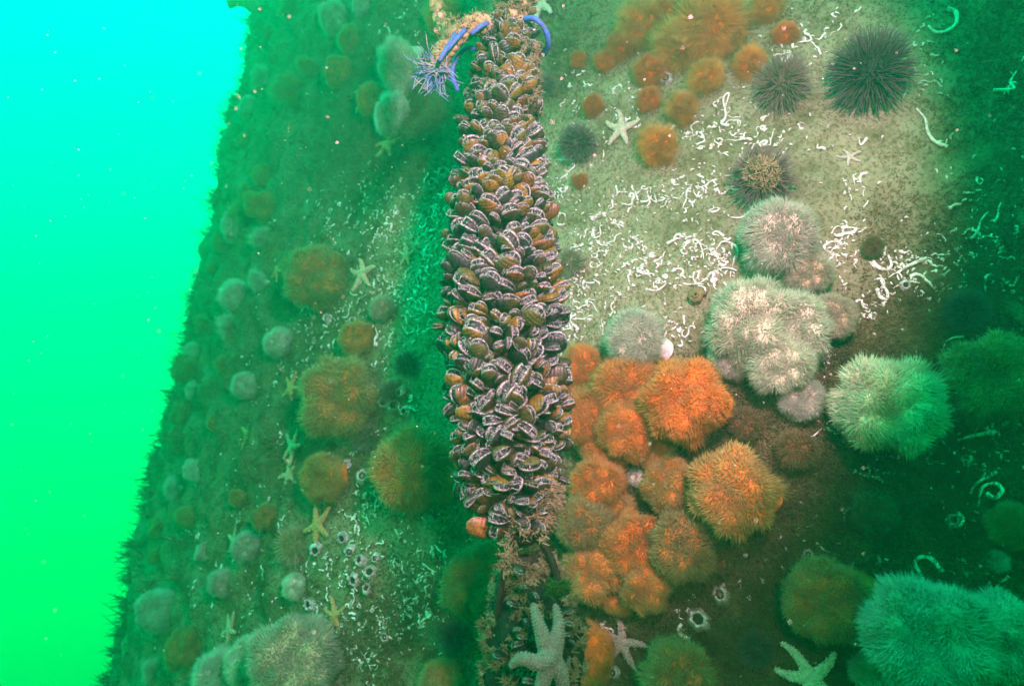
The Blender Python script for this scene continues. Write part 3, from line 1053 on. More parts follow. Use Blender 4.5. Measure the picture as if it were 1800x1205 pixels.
starfish(402, 950, 32, 0, 100, PALE, 'dim greyish starfish on the far lower left flank')
starfish(398, 1105, 32, 1, 60, PALE, 'dim starfish above the teal anemone at lower left')
starfish(470, 470, 26, 0, 60, TANS, 'tiny tan starfish left of the tall hazy anemone')
starfish(1494, 272, 22, 2, 30, (0.42, 0.36, 0.30), 'tiny faint starfish below the largest black urchin')


# ================================================================== barnacles
def barnacle_mesh(seed):
    rs = random.Random(seed)
    nu = 30
    prof = [(1.0, 0.0), (0.93, 0.25), (0.78, 0.55), (0.62, 0.85), (0.55, 0.93), (0.47, 0.86), (0.40, 0.6)]
    V = []
    ph = rs.uniform(0, 6)
    for r, z in prof:
        for i in range(nu):
            a = 2 * math.pi * i / nu
            rib = 1 + 0.06 * math.cos(a * 6 + ph) + 0.035 * math.cos(a * 15 + ph) * (1 if z < 0.9 else 0.3)
            jag = 1 + (0.13 * math.cos(a * 6 + ph) if 0.8 < z else 0)
            V.append((r * rib * math.cos(a), 0.88 * r * rib * math.sin(a), z * jag))
    k = len(prof)
    Q = [[j * nu + i, j * nu + (i + 1) % nu, (j + 1) * nu + (i + 1) % nu, (j + 1) * nu + i] for j in range(k - 1) for i in range(nu)]
    wall = mk('shell', np.array(V), [np.array(Q)])
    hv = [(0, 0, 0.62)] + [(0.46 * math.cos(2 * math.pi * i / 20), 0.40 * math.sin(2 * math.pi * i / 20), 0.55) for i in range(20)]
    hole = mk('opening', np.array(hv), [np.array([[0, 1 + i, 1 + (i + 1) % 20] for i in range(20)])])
    lv = np.array([(-0.3, 0, .56), (0, -0.17, .60), (0.3, 0, .56), (0, 0.0, .78), (0, .17, .60)])
    lid = mk('lid_plate', lv, [np.array([[0, 1, 3], [1, 2, 3], [2, 4, 3], [4, 0, 3]])], False)
    return wall, hole, lid


BARN = [barnacle_mesh(i) for i in range(3)]


def barnacle(px, py, r, label, lid=True, tilt=0.2, group='barnacles on the pillar'):
    r *= 0.85
    p, n, t = wall_hit(px, py)
    rw = r / F_PX * t
    to = (-p).normalized()
    ax = (n * 0.6 + to * 0.5 + Vector((random.uniform(-1, 1), 0, random.uniform(-1, 1))) * tilt).normalized()
    root = thing('barnacle', label, 'barnacle', mat4(p - ax * rw * 0.15, frame_from(ax) @ Matrix.Rotation(random.uniform(0, 6), 3, 'Z'), rw), group)
    a, b, c = random.choice(BARN)
    ob('shell', a, M_BARN, root)
    ob('opening', b, M_HOLE, root)
    if lid:
        ob('lid_plate', c, M_BARN, root)
    return root


barnacle(1267, 1045, 22, 'white-rimmed barnacle with plates showing, right of the orange bank tip')
barnacle(1228, 1088, 27, 'big empty barnacle with a black mouth below the plated one', False)
barnacle(1172, 140, 18, 'single white barnacle in the upper orange patch')
barnacle(1196, 102, 15, 'dark barnacle just above the single white one', False)
barnacle(1420, 975, 15, 'dim barnacle above the olive green anemone')
barnacle(1672, 915, 17, 'ring-like teal barnacle on the shaded turf at right', False)
barnacle(1080, 1180, 16, 'barnacle below the pink starfish')
barnacle(1592, 500, 14, 'small dark barnacle on the shaded turf right of the tubes', False)
bcount = {}
for (px, py, r) in sorted([(690, 712, 19), (706, 690, 14), (672, 708, 15), (712, 722, 14), (640, 838, 18), (612, 815, 12), (562, 965, 17), (600, 945, 16),
                    (640, 985, 16), (618, 968, 15), (655, 1005, 18), (628, 1018, 17), (664, 980, 13), (545, 1062, 17), (648, 1035, 14), (676, 1120, 14),
                    (780, 305, 17), (765, 325, 14), (792, 325, 14), (620, 565, 12), (575, 560, 13)], key=lambda q: q[1]):
    where = ('in the heap under the dark urchin' if 650 < px < 730 and 650 < py < 740 else
             'beside the furry tan anemone' if py > 800 and py < 850 else 'in the cluster right of the olive urchin' if 940 <= py < 1040 else
             'above the big cream anemone at lower left' if py >= 1040 else 'left of the rope near the tan starfish' if py < 340 else 'near the small cream anemone')
    bcount[where] = bcount.get(where, -1) + 1
    barnacle(px, py, r, f'pinkish grey barnacle, {ORD[bcount[where]]} from the top {where}', random.random() < 0.6, 0.35, 'pinkish barnacles left of the rope')

# ================================================================== the mussel rope
ROPE_Y = 0.93
PROF = [(-60, 907, 26), (0, 905, 30), (40, 902, 44), (70, 896, 52), (100, 891, 58), (150, 885, 63), (200, 882, 70), (250, 881, 77), (300, 880, 84), (400, 880, 97),
        (500, 881, 106), (600, 882, 111), (700, 889, 110), (780, 894, 106), (840, 897, 100), (880, 900, 92), (905, 903, 80), (930, 908, 62)]


def rope_at(py):
    for (a, b) in zip(PROF, PROF[1:]):
        if a[0] <= py <= b[0]:
            k = (py - a[0]) / (b[0] - a[0])
            cx, hw = a[1] + (b[1] - a[1]) * k, a[2] + (b[2] - a[2]) * k
            d = ray(cx, py)
            t = ROPE_Y / d.y
            return d * t, hw / F_PX * t
    raise ValueError(py)


def mussel_meshes(seed, gap, n_pap=11):
    """unit mussel: beak at the origin, gaping rim at x=1, y across the gape, z through both valves"""
    rs = random.Random(seed)
    nu = 26

    def outline(th):
        x = 0.5 * (1 - math.cos(th))
        y = 0.315 * math.sin(th) * (0.35 + 0.65 * x ** 0.6) * (1.06 if math.sin(th) > 0 else 0.94)
        return x, y

    def g(x):
        q = max(0.0, min(1.0, (x - 0.30) / 0.70))
        return gap * q * q * (3 - 2 * q) + 0.004

    cx = 0.52
    rings = [1.0, 0.97, 0.90, 0.76, 0.55, 0.3]
    hs = [0.0, 0.022, 0.045, 0.078, 0.105, 0.122]
    V = []
    for r, h in zip(rings, hs):
        for i in range(nu):
            x, y = outline(2 * math.pi * i / nu)
            V.append((cx + (x - cx) * r, y * r, g(x) * (0.5 + 0.5 * r) + h * (0.5 + 0.5 * min(1, x * 2.2))))
    V.append((cx, 0, gap * 0.5 + 0.127))
    inner = []
    for i in range(nu):
        x, y = outline(2 * math.pi * i / nu)
        inner.append((cx + (x - cx) * 0.955, y * 0.955, g(x) - 0.002))
    b0 = len(V)
    V += inner
    Q = [[j * nu + i, j * nu + (i + 1) % nu, (j + 1) * nu + (i + 1) % nu, (j + 1) * nu + i] for j in range(5) for i in range(nu)]
    Q += [[b0 + i, b0 + (i + 1) % nu, (i + 1) % nu, i] for i in range(nu)]
    T = [[5 * nu + i, 5 * nu + (i + 1) % nu, b0 - 1] for i in range(nu)]
    valve = mk('valve', np.array(V), [np.array(Q), np.array(T)])
    # mantle: a pale lip inside each valve with inward frill, and the bridge between the two siphons
    parts = []
    ths = np.linspace(math.pi * 0.50, math.pi * 1.50, 30)
    for s in (1, -1):
        rows = []
        for th in ths:
            x, y = outline(th)
            gg = g(x)
            wv = 0.06 * math.sin(th * 23 + seed) + 0.05 * rs.uniform(-1, 1)
            for r, z in ((0.965, 1.0), (0.980, 0.90), (0.972, 0.78), (0.95, 0.68 + wv), (0.90, 0.72)):
                rows.append((cx + (x - cx) * r, y * r, s * gg * z))
        rows = np.array(rows)
        n = len(ths)
        q = [[i * 5 + k, i * 5 + k + 1, (i + 1) * 5 + k + 1, (i + 1) * 5 + k] for i in range(n - 1) for k in range(4)]
        parts.append((rows, [np.array(q)], None))
        P, Dd, L = [], [], []
        for k in range(n_pap):                         # frill over the inhalant half
            th = math.pi * (1.02 + 0.40 * (k + rs.uniform(-.2, .2)) / n_pap)
            x, y = outline(th)
            gg = g(x)
            P.append((cx + (x - cx) * 0.955, y * 0.955, s * gg * 0.6))
            Dd.append((0.25, rs.uniform(-.5, .5), -s))
            L.append(gg * rs.uniform(0.35, 0.72))
        v, f, _ = spikes(np.array(P), np.array(Dd), np.array(L), 0.011, None, 4, 0.8)
        parts.append((v, f, None))
    th = math.pi * (0.97 + rs.uniform(-.06, .04))
    x, y = outline(th)
    gg = g(x)
    px_, py_ = cx + (x - cx) * 0.955, y * 0.955
    v, f, _ = tube([(px_, py_, -gg * .7), (px_ + 0.008, py_ + .012, 0), (px_, py_, gg * .7)], [0.014, 0.007, 0.014], 6)
    parts.append((v, f, None))
    V, Fs, _ = join(parts)
    mantle = mk('mantle', V, Fs)
    fl = []
    for th in np.linspace(0, 2 * math.pi, 24, endpoint=False):
        x, y = outline(th)
        fl.append((cx + (x - cx) * 0.88, y * 0.88, g(x) * 0.85))
    fl2 = [(a, b, -c) for a, b, c in fl]
    Q = [[i, (i + 1) % 24, 24 + (i + 1) % 24, 24 + i] for i in range(24)]
    flesh = mk('flesh', np.array(fl + fl2), [np.array(Q)])
    return valve, mantle, flesh


MUSSEL = [mussel_meshes(1, 0.06, 8), mussel_meshes(2, 0.09), mussel_meshes(3, 0.105), mussel_meshes(4, 0.13), mussel_meshes(5, 0.022, 4)]
SHELLC = [('amber', (0.105, 0.072, 0.012)), ('olive', (0.055, 0.056, 0.014)), ('brown', (0.026, 0.019, 0.009)), ('purplish', (0.018, 0.018, 0.025)),
          ('golden', (0.15, 0.105, 0.018)), ('dark', (0.007, 0.008, 0.009)), ('rusty', (0.075, 0.036, 0.008))]
FLIP = Matrix.Diagonal((1, 1, -1, 1))


def mussel(m4, var, cname, color, label, group):
    root = thing('mussel', label, 'mussel', m4, group)
    v, mn, fl = MUSSEL[var]
    ob('valve', v, M_SHELL, root, color)
    o2 = ob('valve', v, M_SHELL, root, color)
    o2.matrix_local = FLIP
    ob('mantle', mn, M_MANTLE, root)
    ob('flesh', fl, M_FLESH, root)
    return root


def axis_rot(out, roll):
    """x = out; y rolled about it (roll 0: gape lies level)"""
    x = out.normalized()
    y = Vector((0, 0, 1)).cross(x)
    if y.length < 1e-3:
        y = Vector((1, 0, 0))
    y.normalize()
    z = x.cross(y)
    c, s = math.cos(roll), math.sin(roll)
    return Matrix((x, y * c + z * s, z * c - y * s)).transposed()


rope_root = thing('hanging_rope', 'upright silt-covered rope buried in a long sleeve of mussels', 'rope', Matrix.Identity(4))
core_pts, core_r = [], []
for py in range(-60, 931, 10):
    c, r = rope_at(py)
    core_pts.append(c)
    core_r.append(max(0.012, r - 0.043) if py > 40 else 0.022)
v, f, _ = tube(core_pts, core_r, 16)
ob('core', mk('core', v, f), M_CORE, rope_root)
# the bare rope above the sleeve: three twisted strands
for k in range(3):
    pts = []
    for i in range(60):
        py = -330 + i * 6.6
        d = ray(905 + max(0, -py) * 0.012, py)
        c = d * (ROPE_Y / d.y)
        a = i * 0.42 + k * 2.094
        pts.append(c + Vector((math.cos(a), math.sin(a), 0)) * 0.013)
    v, f, _ = tube(pts, 0.0135, 8)
    ob('strand', mk('strand', v, f), M_ROPE, rope_root)
P, Nn = [], []
for i in range(420):
    py = random.uniform(-60, 75)
    c, r = rope_at(py)
    a = random.uniform(0, 6.28)
    q = Vector((math.cos(a), math.sin(a), 0))
    P.append(tuple(c + q * (0.022 + 0.010 * random.random())))
    Nn.append(tuple(q))
fuzz_on(P, Nn, 0.007, 0.0012, 'silt_fuzz', M_HYD, rope_root, 12)

cand = []
py = 46.0
row = 0
while py < 926:
    c, r = rope_at(py)
    depth = project(c)[2]
    size = 0.050 if py > 240 else 0.036 + 0.014 * max(0, (py - 60)) / 180
    if py > 860:
        size *= 0.85
    nring = max(6, int(2 * math.pi * r / (0.0205 * size / 0.050)))
    for i in range(nring):
        a = 2 * math.pi * (i + 0.5 * (row % 2)) / nring + random.gauss(0, 0.30 / nring * 2)
        dz = random.gauss(0, 0.0075)
        q = Vector((math.sin(a), -math.cos(a), 0))
        up = (0.38 if py < 560 else 0.38 - 0.30 * min(1, (py - 560) / 200)) + random.gauss(0, 0.22)
        if py > 820:
            up -= 0.35 * (py - 820) / 100
        out = (q + Vector((0, 0, up)) + Vector((q.y, -q.x, 0)) * random.gauss(0, 0.20)).normalized()
        s = size * random.choice([random.uniform(0.55, 0.85), random.uniform(0.8, 1.1), random.uniform(0.95, 1.3)])
        tip = c + q * (r * (1 + 0.10 * mnoise.noise(c * 14 + q * 1.6)) + random.gauss(-0.004, 0.006)) + Vector((0, 0, dz))
        org = tip - out * s
        roll = random.gauss(0, 0.48) if py < 560 else random.gauss(0, 0.85)
        facing = -(q.dot(tip.normalized()))
        cand.append((facing, py, a, org, out, s, roll))
    # next row, spaced by about 17 mm of rope
    py += 0.0140 * (size / 0.050) * F_PX / depth
    row += 1
cand.sort(key=lambda x: -x[0])
N_IND = 300
back = []
for idx, (facing, py, a, org, out, s, roll) in enumerate(cand):
    var = random.choices([0, 1, 2, 3, 4], [3, 5, 5, 3, 1.2])[0]
    cname, color = random.choices(SHELLC, [4, 5, 5, 4, 3, 4, 1.2] if py > 150 else [3, 6, 5, 3, 3, 3, 1])[0]
    color = tuple(min(0.6, x * random.uniform(0.8, 1.25)) for x in color)
    m = mat4(org, axis_rot(out, roll), s)
    if idx < N_IND:
        band = ORD[min(9, int((py - 46) / 88))]
        side = 'far left' if a < -0.85 else 'left side' if a < -0.3 else 'far right' if a > 0.85 else 'right side' if a > 0.3 else 'front'
        gape = ('half shut', 'gaping', 'gaping', 'wide gaping', 'closed')[var]
        big = 'big ' if s > 0.055 else 'small ' if s < 0.039 else ''
        mussel(m, var, cname, color, f'{big}{gape} {cname} mussel, {side}, {band} tenth of the mussel rope from the top', 'mussels of the hanging rope')
    else:
        back.append((m, var, color))


def merged_mussels(items, name, label):
    """the many mussels past the largest 300: real geometry, one body, by material"""
    def co(me):
        a = np.zeros(len(me.vertices) * 3, dtype=np.float32)
        me.vertices.foreach_get('co', a)
        return a.reshape(-1, 3), [[tuple(p.vertices) for p in me.polygons if len(p.vertices) == k] for k in (3, 4)]
    src = [[co(x) for x in M] for M in MUSSEL]
    V, FT, FQ, MT, MQ, o = [], [], [], [], [], 0
    shades = [c for _, c in SHELLC]
    for m, var, color in items:
        mi = min(range(len(shades)), key=lambda i: sum((shades[i][k] - color[k]) ** 2 for k in range(3)))
        for pi, flip in ((0, False), (0, True), (1, False), (2, False)):
            vv, (t3, t4) = src[var][pi]
            mm = np.array(m @ FLIP if flip else m)
            V.append(vv @ mm[:3, :3].T + mm[:3, 3])
            slot = mi if pi == 0 else 7 if pi == 1 else 8
            if t3:
                FT.append(np.array(t3) + o)
                MT += [slot] * len(t3)
            if t4:
                FQ.append(np.array(t4) + o)
                MQ += [slot] * len(t4)
            o += len(vv)
    me = mk(name, np.concatenate(V), [np.concatenate(FT), np.concatenate(FQ)])
    for _, c in SHELLC:
        mat = M_SHELL.copy()
        for nd in mat.node_tree.nodes:
            if nd.type == 'OBJECT_INFO':
                rgb = mat.node_tree.nodes.new('ShaderNodeRGB')
                rgb.outputs[0].default_value = (*c, 1)
                for lk in list(nd.outputs['Color'].links):
                    mat.node_tree.links.new(rgb.outputs[0], lk.to_socket)
            if nd.type == 'TEX_COORD':
                geo = mat.node_tree.nodes.new('ShaderNodeNewGeometry')
                vm = mat.node_tree.nodes.new('ShaderNodeVectorMath')
                vm.operation = 'SCALE'
                vm.inputs['Scale'].default_value = 18
                mat.node_tree.links.new(geo.outputs['Position'], vm.inputs[0])
                for lk in list(nd.outputs['Object'].links):
                    mat.node_tree.links.new(vm.outputs[0], lk.to_socket)
        me.materials.append(mat)
    me.materials.append(M_MANTLE)
    me.materials.append(M_FLESH)
    me.polygons.foreach_set('material_index', np.array(MT + MQ, dtype=np.int32))
    x = ob(name, me)
    x['kind'] = 'stuff'
    x['label'] = label
    x['category'] = 'mussels'
    return x


merged_mussels(back, 'packed_mussels', 'mass of packed mussels round the flanks and back of the mussel rope')

# single large mussel hanging at the lower left of the sleeve
c, r = rope_at(905)
d = ray(822, 922)
tip = d * ((ROPE_Y - 0.035) / d.y)
d2 = ray(886, 940)
base = d2 * ((ROPE_Y - 0.02) / d2.y)
mussel(mat4(base, axis_rot(tip - base, 1.2), (tip - base).length * 1.05), 4, 'glossy', (0.20, 0.085, 0.02), 'single glossy brown mussel sticking out left under the sleeve', 'mussels of the hanging rope')

# tan hydroid tufts at the lower right of the sleeve and at its upper right
P, Nn = [], []
for i in range(150):
    py = random.choice([random.uniform(880, 930), random.uniform(850, 930), random.uniform(95, 210)])
    c, r = rope_at(py)
    a = random.gauss(1.0, 0.25)
    q = Vector((math.sin(a), -math.cos(a), 0))
    P.append(tuple(c + q * r * 0.93))
    Nn.append(tuple(q))
fuzz_on(P, Nn, 0.009, 0.0010, 'hydroid_tufts', M_HYD, rope_root, 14)

# ================================================================== loop and clump at the bottom
CL_Y = 0.885


def at_y(px, py, y=CL_Y):
    d = ray(px, py)
    return d * (y / d.y)


loop_pts = [at_y(905, 925, .93), at_y(903, 960), at_y(890, 985), at_y(880, 1030), at_y(872, 1090)]
v, f, _ = tube(catmull(loop_pts, 6), 0.005, 9)
clump = thing('weighted_clump', 'dark lumpy weight overgrown with tan tufts hanging under the mussel rope', 'clump', Matrix.Translation((0, 0, 0)))
lp = thing('rope_loop', 'black loop joining the mussel rope to the clump below', 'rope loop', Matrix.Translation((0, 0, 0)))
ob('rope_leg', mk('rope_leg', v, f), M_RUST, lp)
v, f, _ = tube(catmull([at_y(925, 920, .93), at_y(945, 945), at_y(968, 980), at_y(980, 1020), at_y(985, 1060)], 6), 0.005, 9)
ob('rope_leg', mk('rope_leg', v, f), M_RUST, lp)
v, f, _ = tube(catmull([at_y(890, 925, .95), at_y(920, 945, .9), at_y(950, 928, .9)], 6), 0.012, 9)
ob('knot', mk('knot', v, f), M_RUST, lp)
kp = [tuple(at_y(random.uniform(890, 960), random.gauss(930, 10), .90 + random.uniform(-.03, .01))) for _ in range(36)]
kp += [tuple(at_y(896 + random.gauss(0, 9), random.uniform(950, 1010), CL_Y - .008)) for _ in range(30)]
fuzz_on(kp, [(0, -1, 0)] * len(kp), 0.010, 0.0011, 'hydroid_tufts', M_HYD, lp, 9)
# clump body: an uneven elongated mass
nu, nv = 44, 40
V, P, Nn = [], [], []
for j in range(nv + 1):
    t = j / nv
    py = 975 + t * 345
    hw = 86 * (max(0.0, math.sin(math.pi * min(1, t * 1.6 + 0.16) * 0.5)) ** 0.7) * (1 if t < 0.8 else max(0.05, 1 - (t - 0.8) * 4.5))
    c = at_y(930 + 8 * math.sin(t * 3), py, CL_Y + 0.03)
    rw = hw / F_PX * project(c)[2]
    for i in range(nu):
        a = 2 * math.pi * i / nu
        q = Vector((math.sin(a), -math.cos(a) * 0.8, 0))
        k = 1 + 0.22 * mnoise.noise(Vector((q.x * 2, q.y * 2, t * 7))) + 0.10 * mnoise.noise(Vector((q.x * 6, q.y * 6, t * 20)))
        pt = c + q * rw * k
        V.append(tuple(pt))
        if mnoise.noise(pt * 34) > -0.12 and (a < 3.0 or a > 3.6):
            P.append(tuple(pt))
            Nn.append(tuple(q))
Q = [[j * nu + i, j * nu + (i + 1) % nu, (j + 1) * nu + (i + 1) % nu, (j + 1) * nu + i] for j in range(nv) for i in range(nu)]
ob('body', mk('body', np.array(V), [np.array(Q)]), M_RUST, clump)
wts = [(p, n) for p, n in zip(P, Nn) if not (project(p)[0] > 890 and 1060 < project(p)[1] and random.random() < 0.55)]
fuzz_on([w[0] for w in wts], [w[1] for w in wts], 0.008, 0.0011, 'hydroid_tufts', M_HYD, clump, 16)
gp = [tuple(at_y(980 + random.uniform(-14, 16), 1035 + random.uniform(-8, 8), CL_Y - 0.045)) for _ in range(40)]
fuzz_on(gp, [(0, -1, .4)] * 40, 0.010, 0.0014, 'green_alga', M_ALGA, clump, 6)
for (px, py, s, cn, side) in [(915, 1005, .030, 'brown', 'top'), (922, 1030, .026, 'olive', 'top'), (945, 1050, .024, 'dark', 'top'), (1003, 1075, .030, 'dark', 'right'),
                              (1008, 1098, .028, 'brown', 'right'), (1000, 1115, .028, 'olive', 'right'), (912, 1105, .030, 'brown', 'middle'),
                              (918, 1120, .028, 'amber', 'middle'), (905, 1132, .030, 'dark', 'middle'), (1010, 1130, .026, 'dark', 'right'), (1000, 1160, .03, 'dark', 'right'),
                              (868, 1150, .028, 'dark', 'left'), (925, 1090, .024, 'brown', 'middle'), (898, 1060, .03, 'dark', 'left'), (925, 1195, .03, 'dark', 'bottom')]:
    c = at_y(930, py, CL_Y + 0.03)
    tip = at_y(px, py, CL_Y - 0.062 + abs(px - 930) / 90 * 0.055)
    out = (tip - c).normalized() + Vector((random.gauss(0, .3), random.gauss(0, .2), random.gauss(0, .3)))
    out.normalize()
    mussel(mat4(tip - out * s, axis_rot(out, random.gauss(0, .6)), s), random.choice([0, 1, 2]), cn, dict(SHELLC)[cn], f'small {cn} mussel lodged in the {side} of the hanging clump', 'mussels in the clump')

# the big starfish wrapped over the clump
arms = [[(962, 1150, -.085), (955, 1120, -.09), (945, 1090, -.088), (937, 1060, -.078)],
        [(972, 1150, -.085), (978, 1125, -.088), (982, 1095, -.085), (976, 1062, -.075)],
        [(968, 1152, -.09), (945, 1164, -.10), (918, 1156, -.104), (897, 1170, -.088)],
        [(970, 1155, -.085), (985, 1180, -.08), (990, 1215, -.07), (985, 1250, -.06)],
        [(966, 1160, -.085), (955, 1195, -.08), (945, 1230, -.075), (940, 1260, -.06)]]
parts, P, Nn = [], [], []
cen = at_y(966, 1155, CL_Y - .085)
for arm in arms:
    pts = catmull([at_y(x, y, CL_Y + dy) for x, y, dy in arm], 6)
    rad = [0.0084 * (1.2 - 0.65 * i / 18) * math.sqrt(max(0.02, 1 - (i / 18) ** 6)) for i in range(19)]
    v, f, _ = tube(pts, rad, 12)
    parts.append((v, f, None))
    for i in range(1, 19):
        d = (pts[min(18, i + 1)] - pts[i - 1]).normalized()
        for k in range(12):
            a = 2 * math.pi * (k + .5 * (i % 2)) / 12
            u = d.cross(Vector((0, 1, 0))).normalized()
            w = d.cross(u)
            nn = u * math.cos(a) + w * math.sin(a)
            if nn.y < 0.5:
                P.append(tuple(pts[i] + nn * rad[i] * 0.95))
                Nn.append(tuple(nn))
V, Fs, _ = join(parts)
bs = thing('starfish', 'largest starfish, pale grey, draped over the front of the hanging clump', 'starfish', Matrix.Translation(cen), 'starfish')
me = mk('body', V - np.array(cen)[None], Fs)
body = ob('body', me, M_STAR, bs, (0.15, 0.15, 0.14))
md = body.modifiers.new('weld', 'REMESH')
md.mode = 'VOXEL'
md.voxel_size = 0.0022
md.use_smooth_shade = True
sv, sf, _ = spikes(np.array(P) - np.array(cen)[None], np.array(Nn), 0.0016, 0.0008, None, 4, 0.8)
ob('spicules', mk('spicules', sv, sf), M_STAR, body, (0.30, 0.28, 0.26), 'stuff')


# ================================================================== loose ropes at the top
def rope_thing(name, label, pts, rad, mat, cat='rope', twist=True):
    root = thing(name, label, cat, Matrix.Translation((0, 0, 0)))
    cp = catmull(pts, 8)
    for k in range(3 if twist else 1):
        q = []
        for i, p in enumerate(cp):
            d = (cp[min(i + 1, len(cp) - 1)] - cp[max(0, i - 1)]).normalized()
            u = d.cross(Vector((0, 1, 0.2))).normalized()
            w = d.cross(u)
            a = i * 0.55 + k * 2.094
            q.append(p + ((u * math.cos(a) + w * math.sin(a)) * rad * 0.55 if twist else Vector()))
        v, f, _ = tube(q, rad * (0.62 if twist else 1.0), 8)
        ob('strand', mk('strand', v, f), mat, root)
    return root, cp


r1, cp1 = rope_thing('frayed_rope', 'silted blue rope with a frayed end curling left of the mussel rope',
                     [at_y(872, 55, .93), at_y(845, 42, .90), at_y(812, 55, .90), at_y(790, 78, .91), at_y(775, 100, .92), at_y(768, 128, .93)], 0.0145, M_ROPE)
P = [tuple(p + Vector((random.gauss(0, .007), random.gauss(0, .006) - .007, random.gauss(0, .007)))) for p in cp1 for _ in range(7)]
fuzz_on(P, [(0, -1, 0.2)] * len(P), 0.005, 0.0011, 'silt_fuzz', M_HYD, r1, 6)
for (a, b) in (((858, 40), (828, 60)), ((818, 52), (782, 92)), ((800, 60), (772, 108))):
    v, f, _ = tube(catmull([at_y(*a, .886), at_y((a[0] + b[0]) / 2 + 2, (a[1] + b[1]) / 2 - 3, .882), at_y(*b, .886)], 4), 0.0036, 6)
    ob('blue_strand', mk('blue_strand', v, f), M_BLUE, r1)
end = at_y(768, 125, .92)
parts = []
for i in range(150):
    a = random.uniform(0, 6.28)
    d = Vector((math.cos(a) * 0.8 - 0.35, math.sin(a) * 0.6 - 0.35, random.uniform(-1.2, 0.5))).normalized()
    x = end + Vector((random.gauss(0, .009), random.gauss(0, .007), random.gauss(0, .012)))
    pts = [x.copy()]
    cv = Vector((random.gauss(0, .35), random.gauss(0, .3), random.gauss(-.05, .35)))
    st = random.uniform(0.0035, 0.0062)
    for k in range(6):
        d = (d + cv * 0.55).normalized()
        x = x + d * st
        pts.append(x.copy())
    parts.append(tube(pts, [0.0009, 0.0009, 0.0008, 0.0008, 0.0007, 0.0006, 0.0004], 5)[:2] + (None,))
V, Fs, _ = join(parts)
ob('frayed_fibres', mk('frayed_fibres', V, Fs), M_FRAY, r1, None, 'stuff')
r2, cp2 = rope_thing('loose_rope', 'brown silted rope hanging in from the top edge above the frayed end',
                     [at_y(758, -60, .98), at_y(766, 10, .97), at_y(780, 45, .95), at_y(803, 72, .92)], 0.011, M_ROPE)
P = [tuple(p + Vector((random.gauss(0, .006), random.gauss(0, .005) - .005, random.gauss(0, .006)))) for p in cp2 for _ in range(7)]
fuzz_on(P, [(0, -1, 0.2)] * len(P), 0.005, 0.0011, 'silt_fuzz', M_HYD, r2, 5)
r3, _ = rope_thing('blue_strand', 'bright blue strand arching out to the right of the rope top',
                   [at_y(922, 34, .90), at_y(940, 33, .89), at_y(957, 50, .90), at_y(964, 75, .92), at_y(958, 95, .95)], 0.0045, M_BLUE, 'rope strand', False)
r4, _ = rope_thing('blue_strand', 'blue strand looping behind the frayed rope',
                   [at_y(850, 92, .95), at_y(826, 84, .95), at_y(804, 100, .96), at_y(795, 130, .97), at_y(805, 160, .98)], 0.004, M_BLUE, 'rope strand', False)

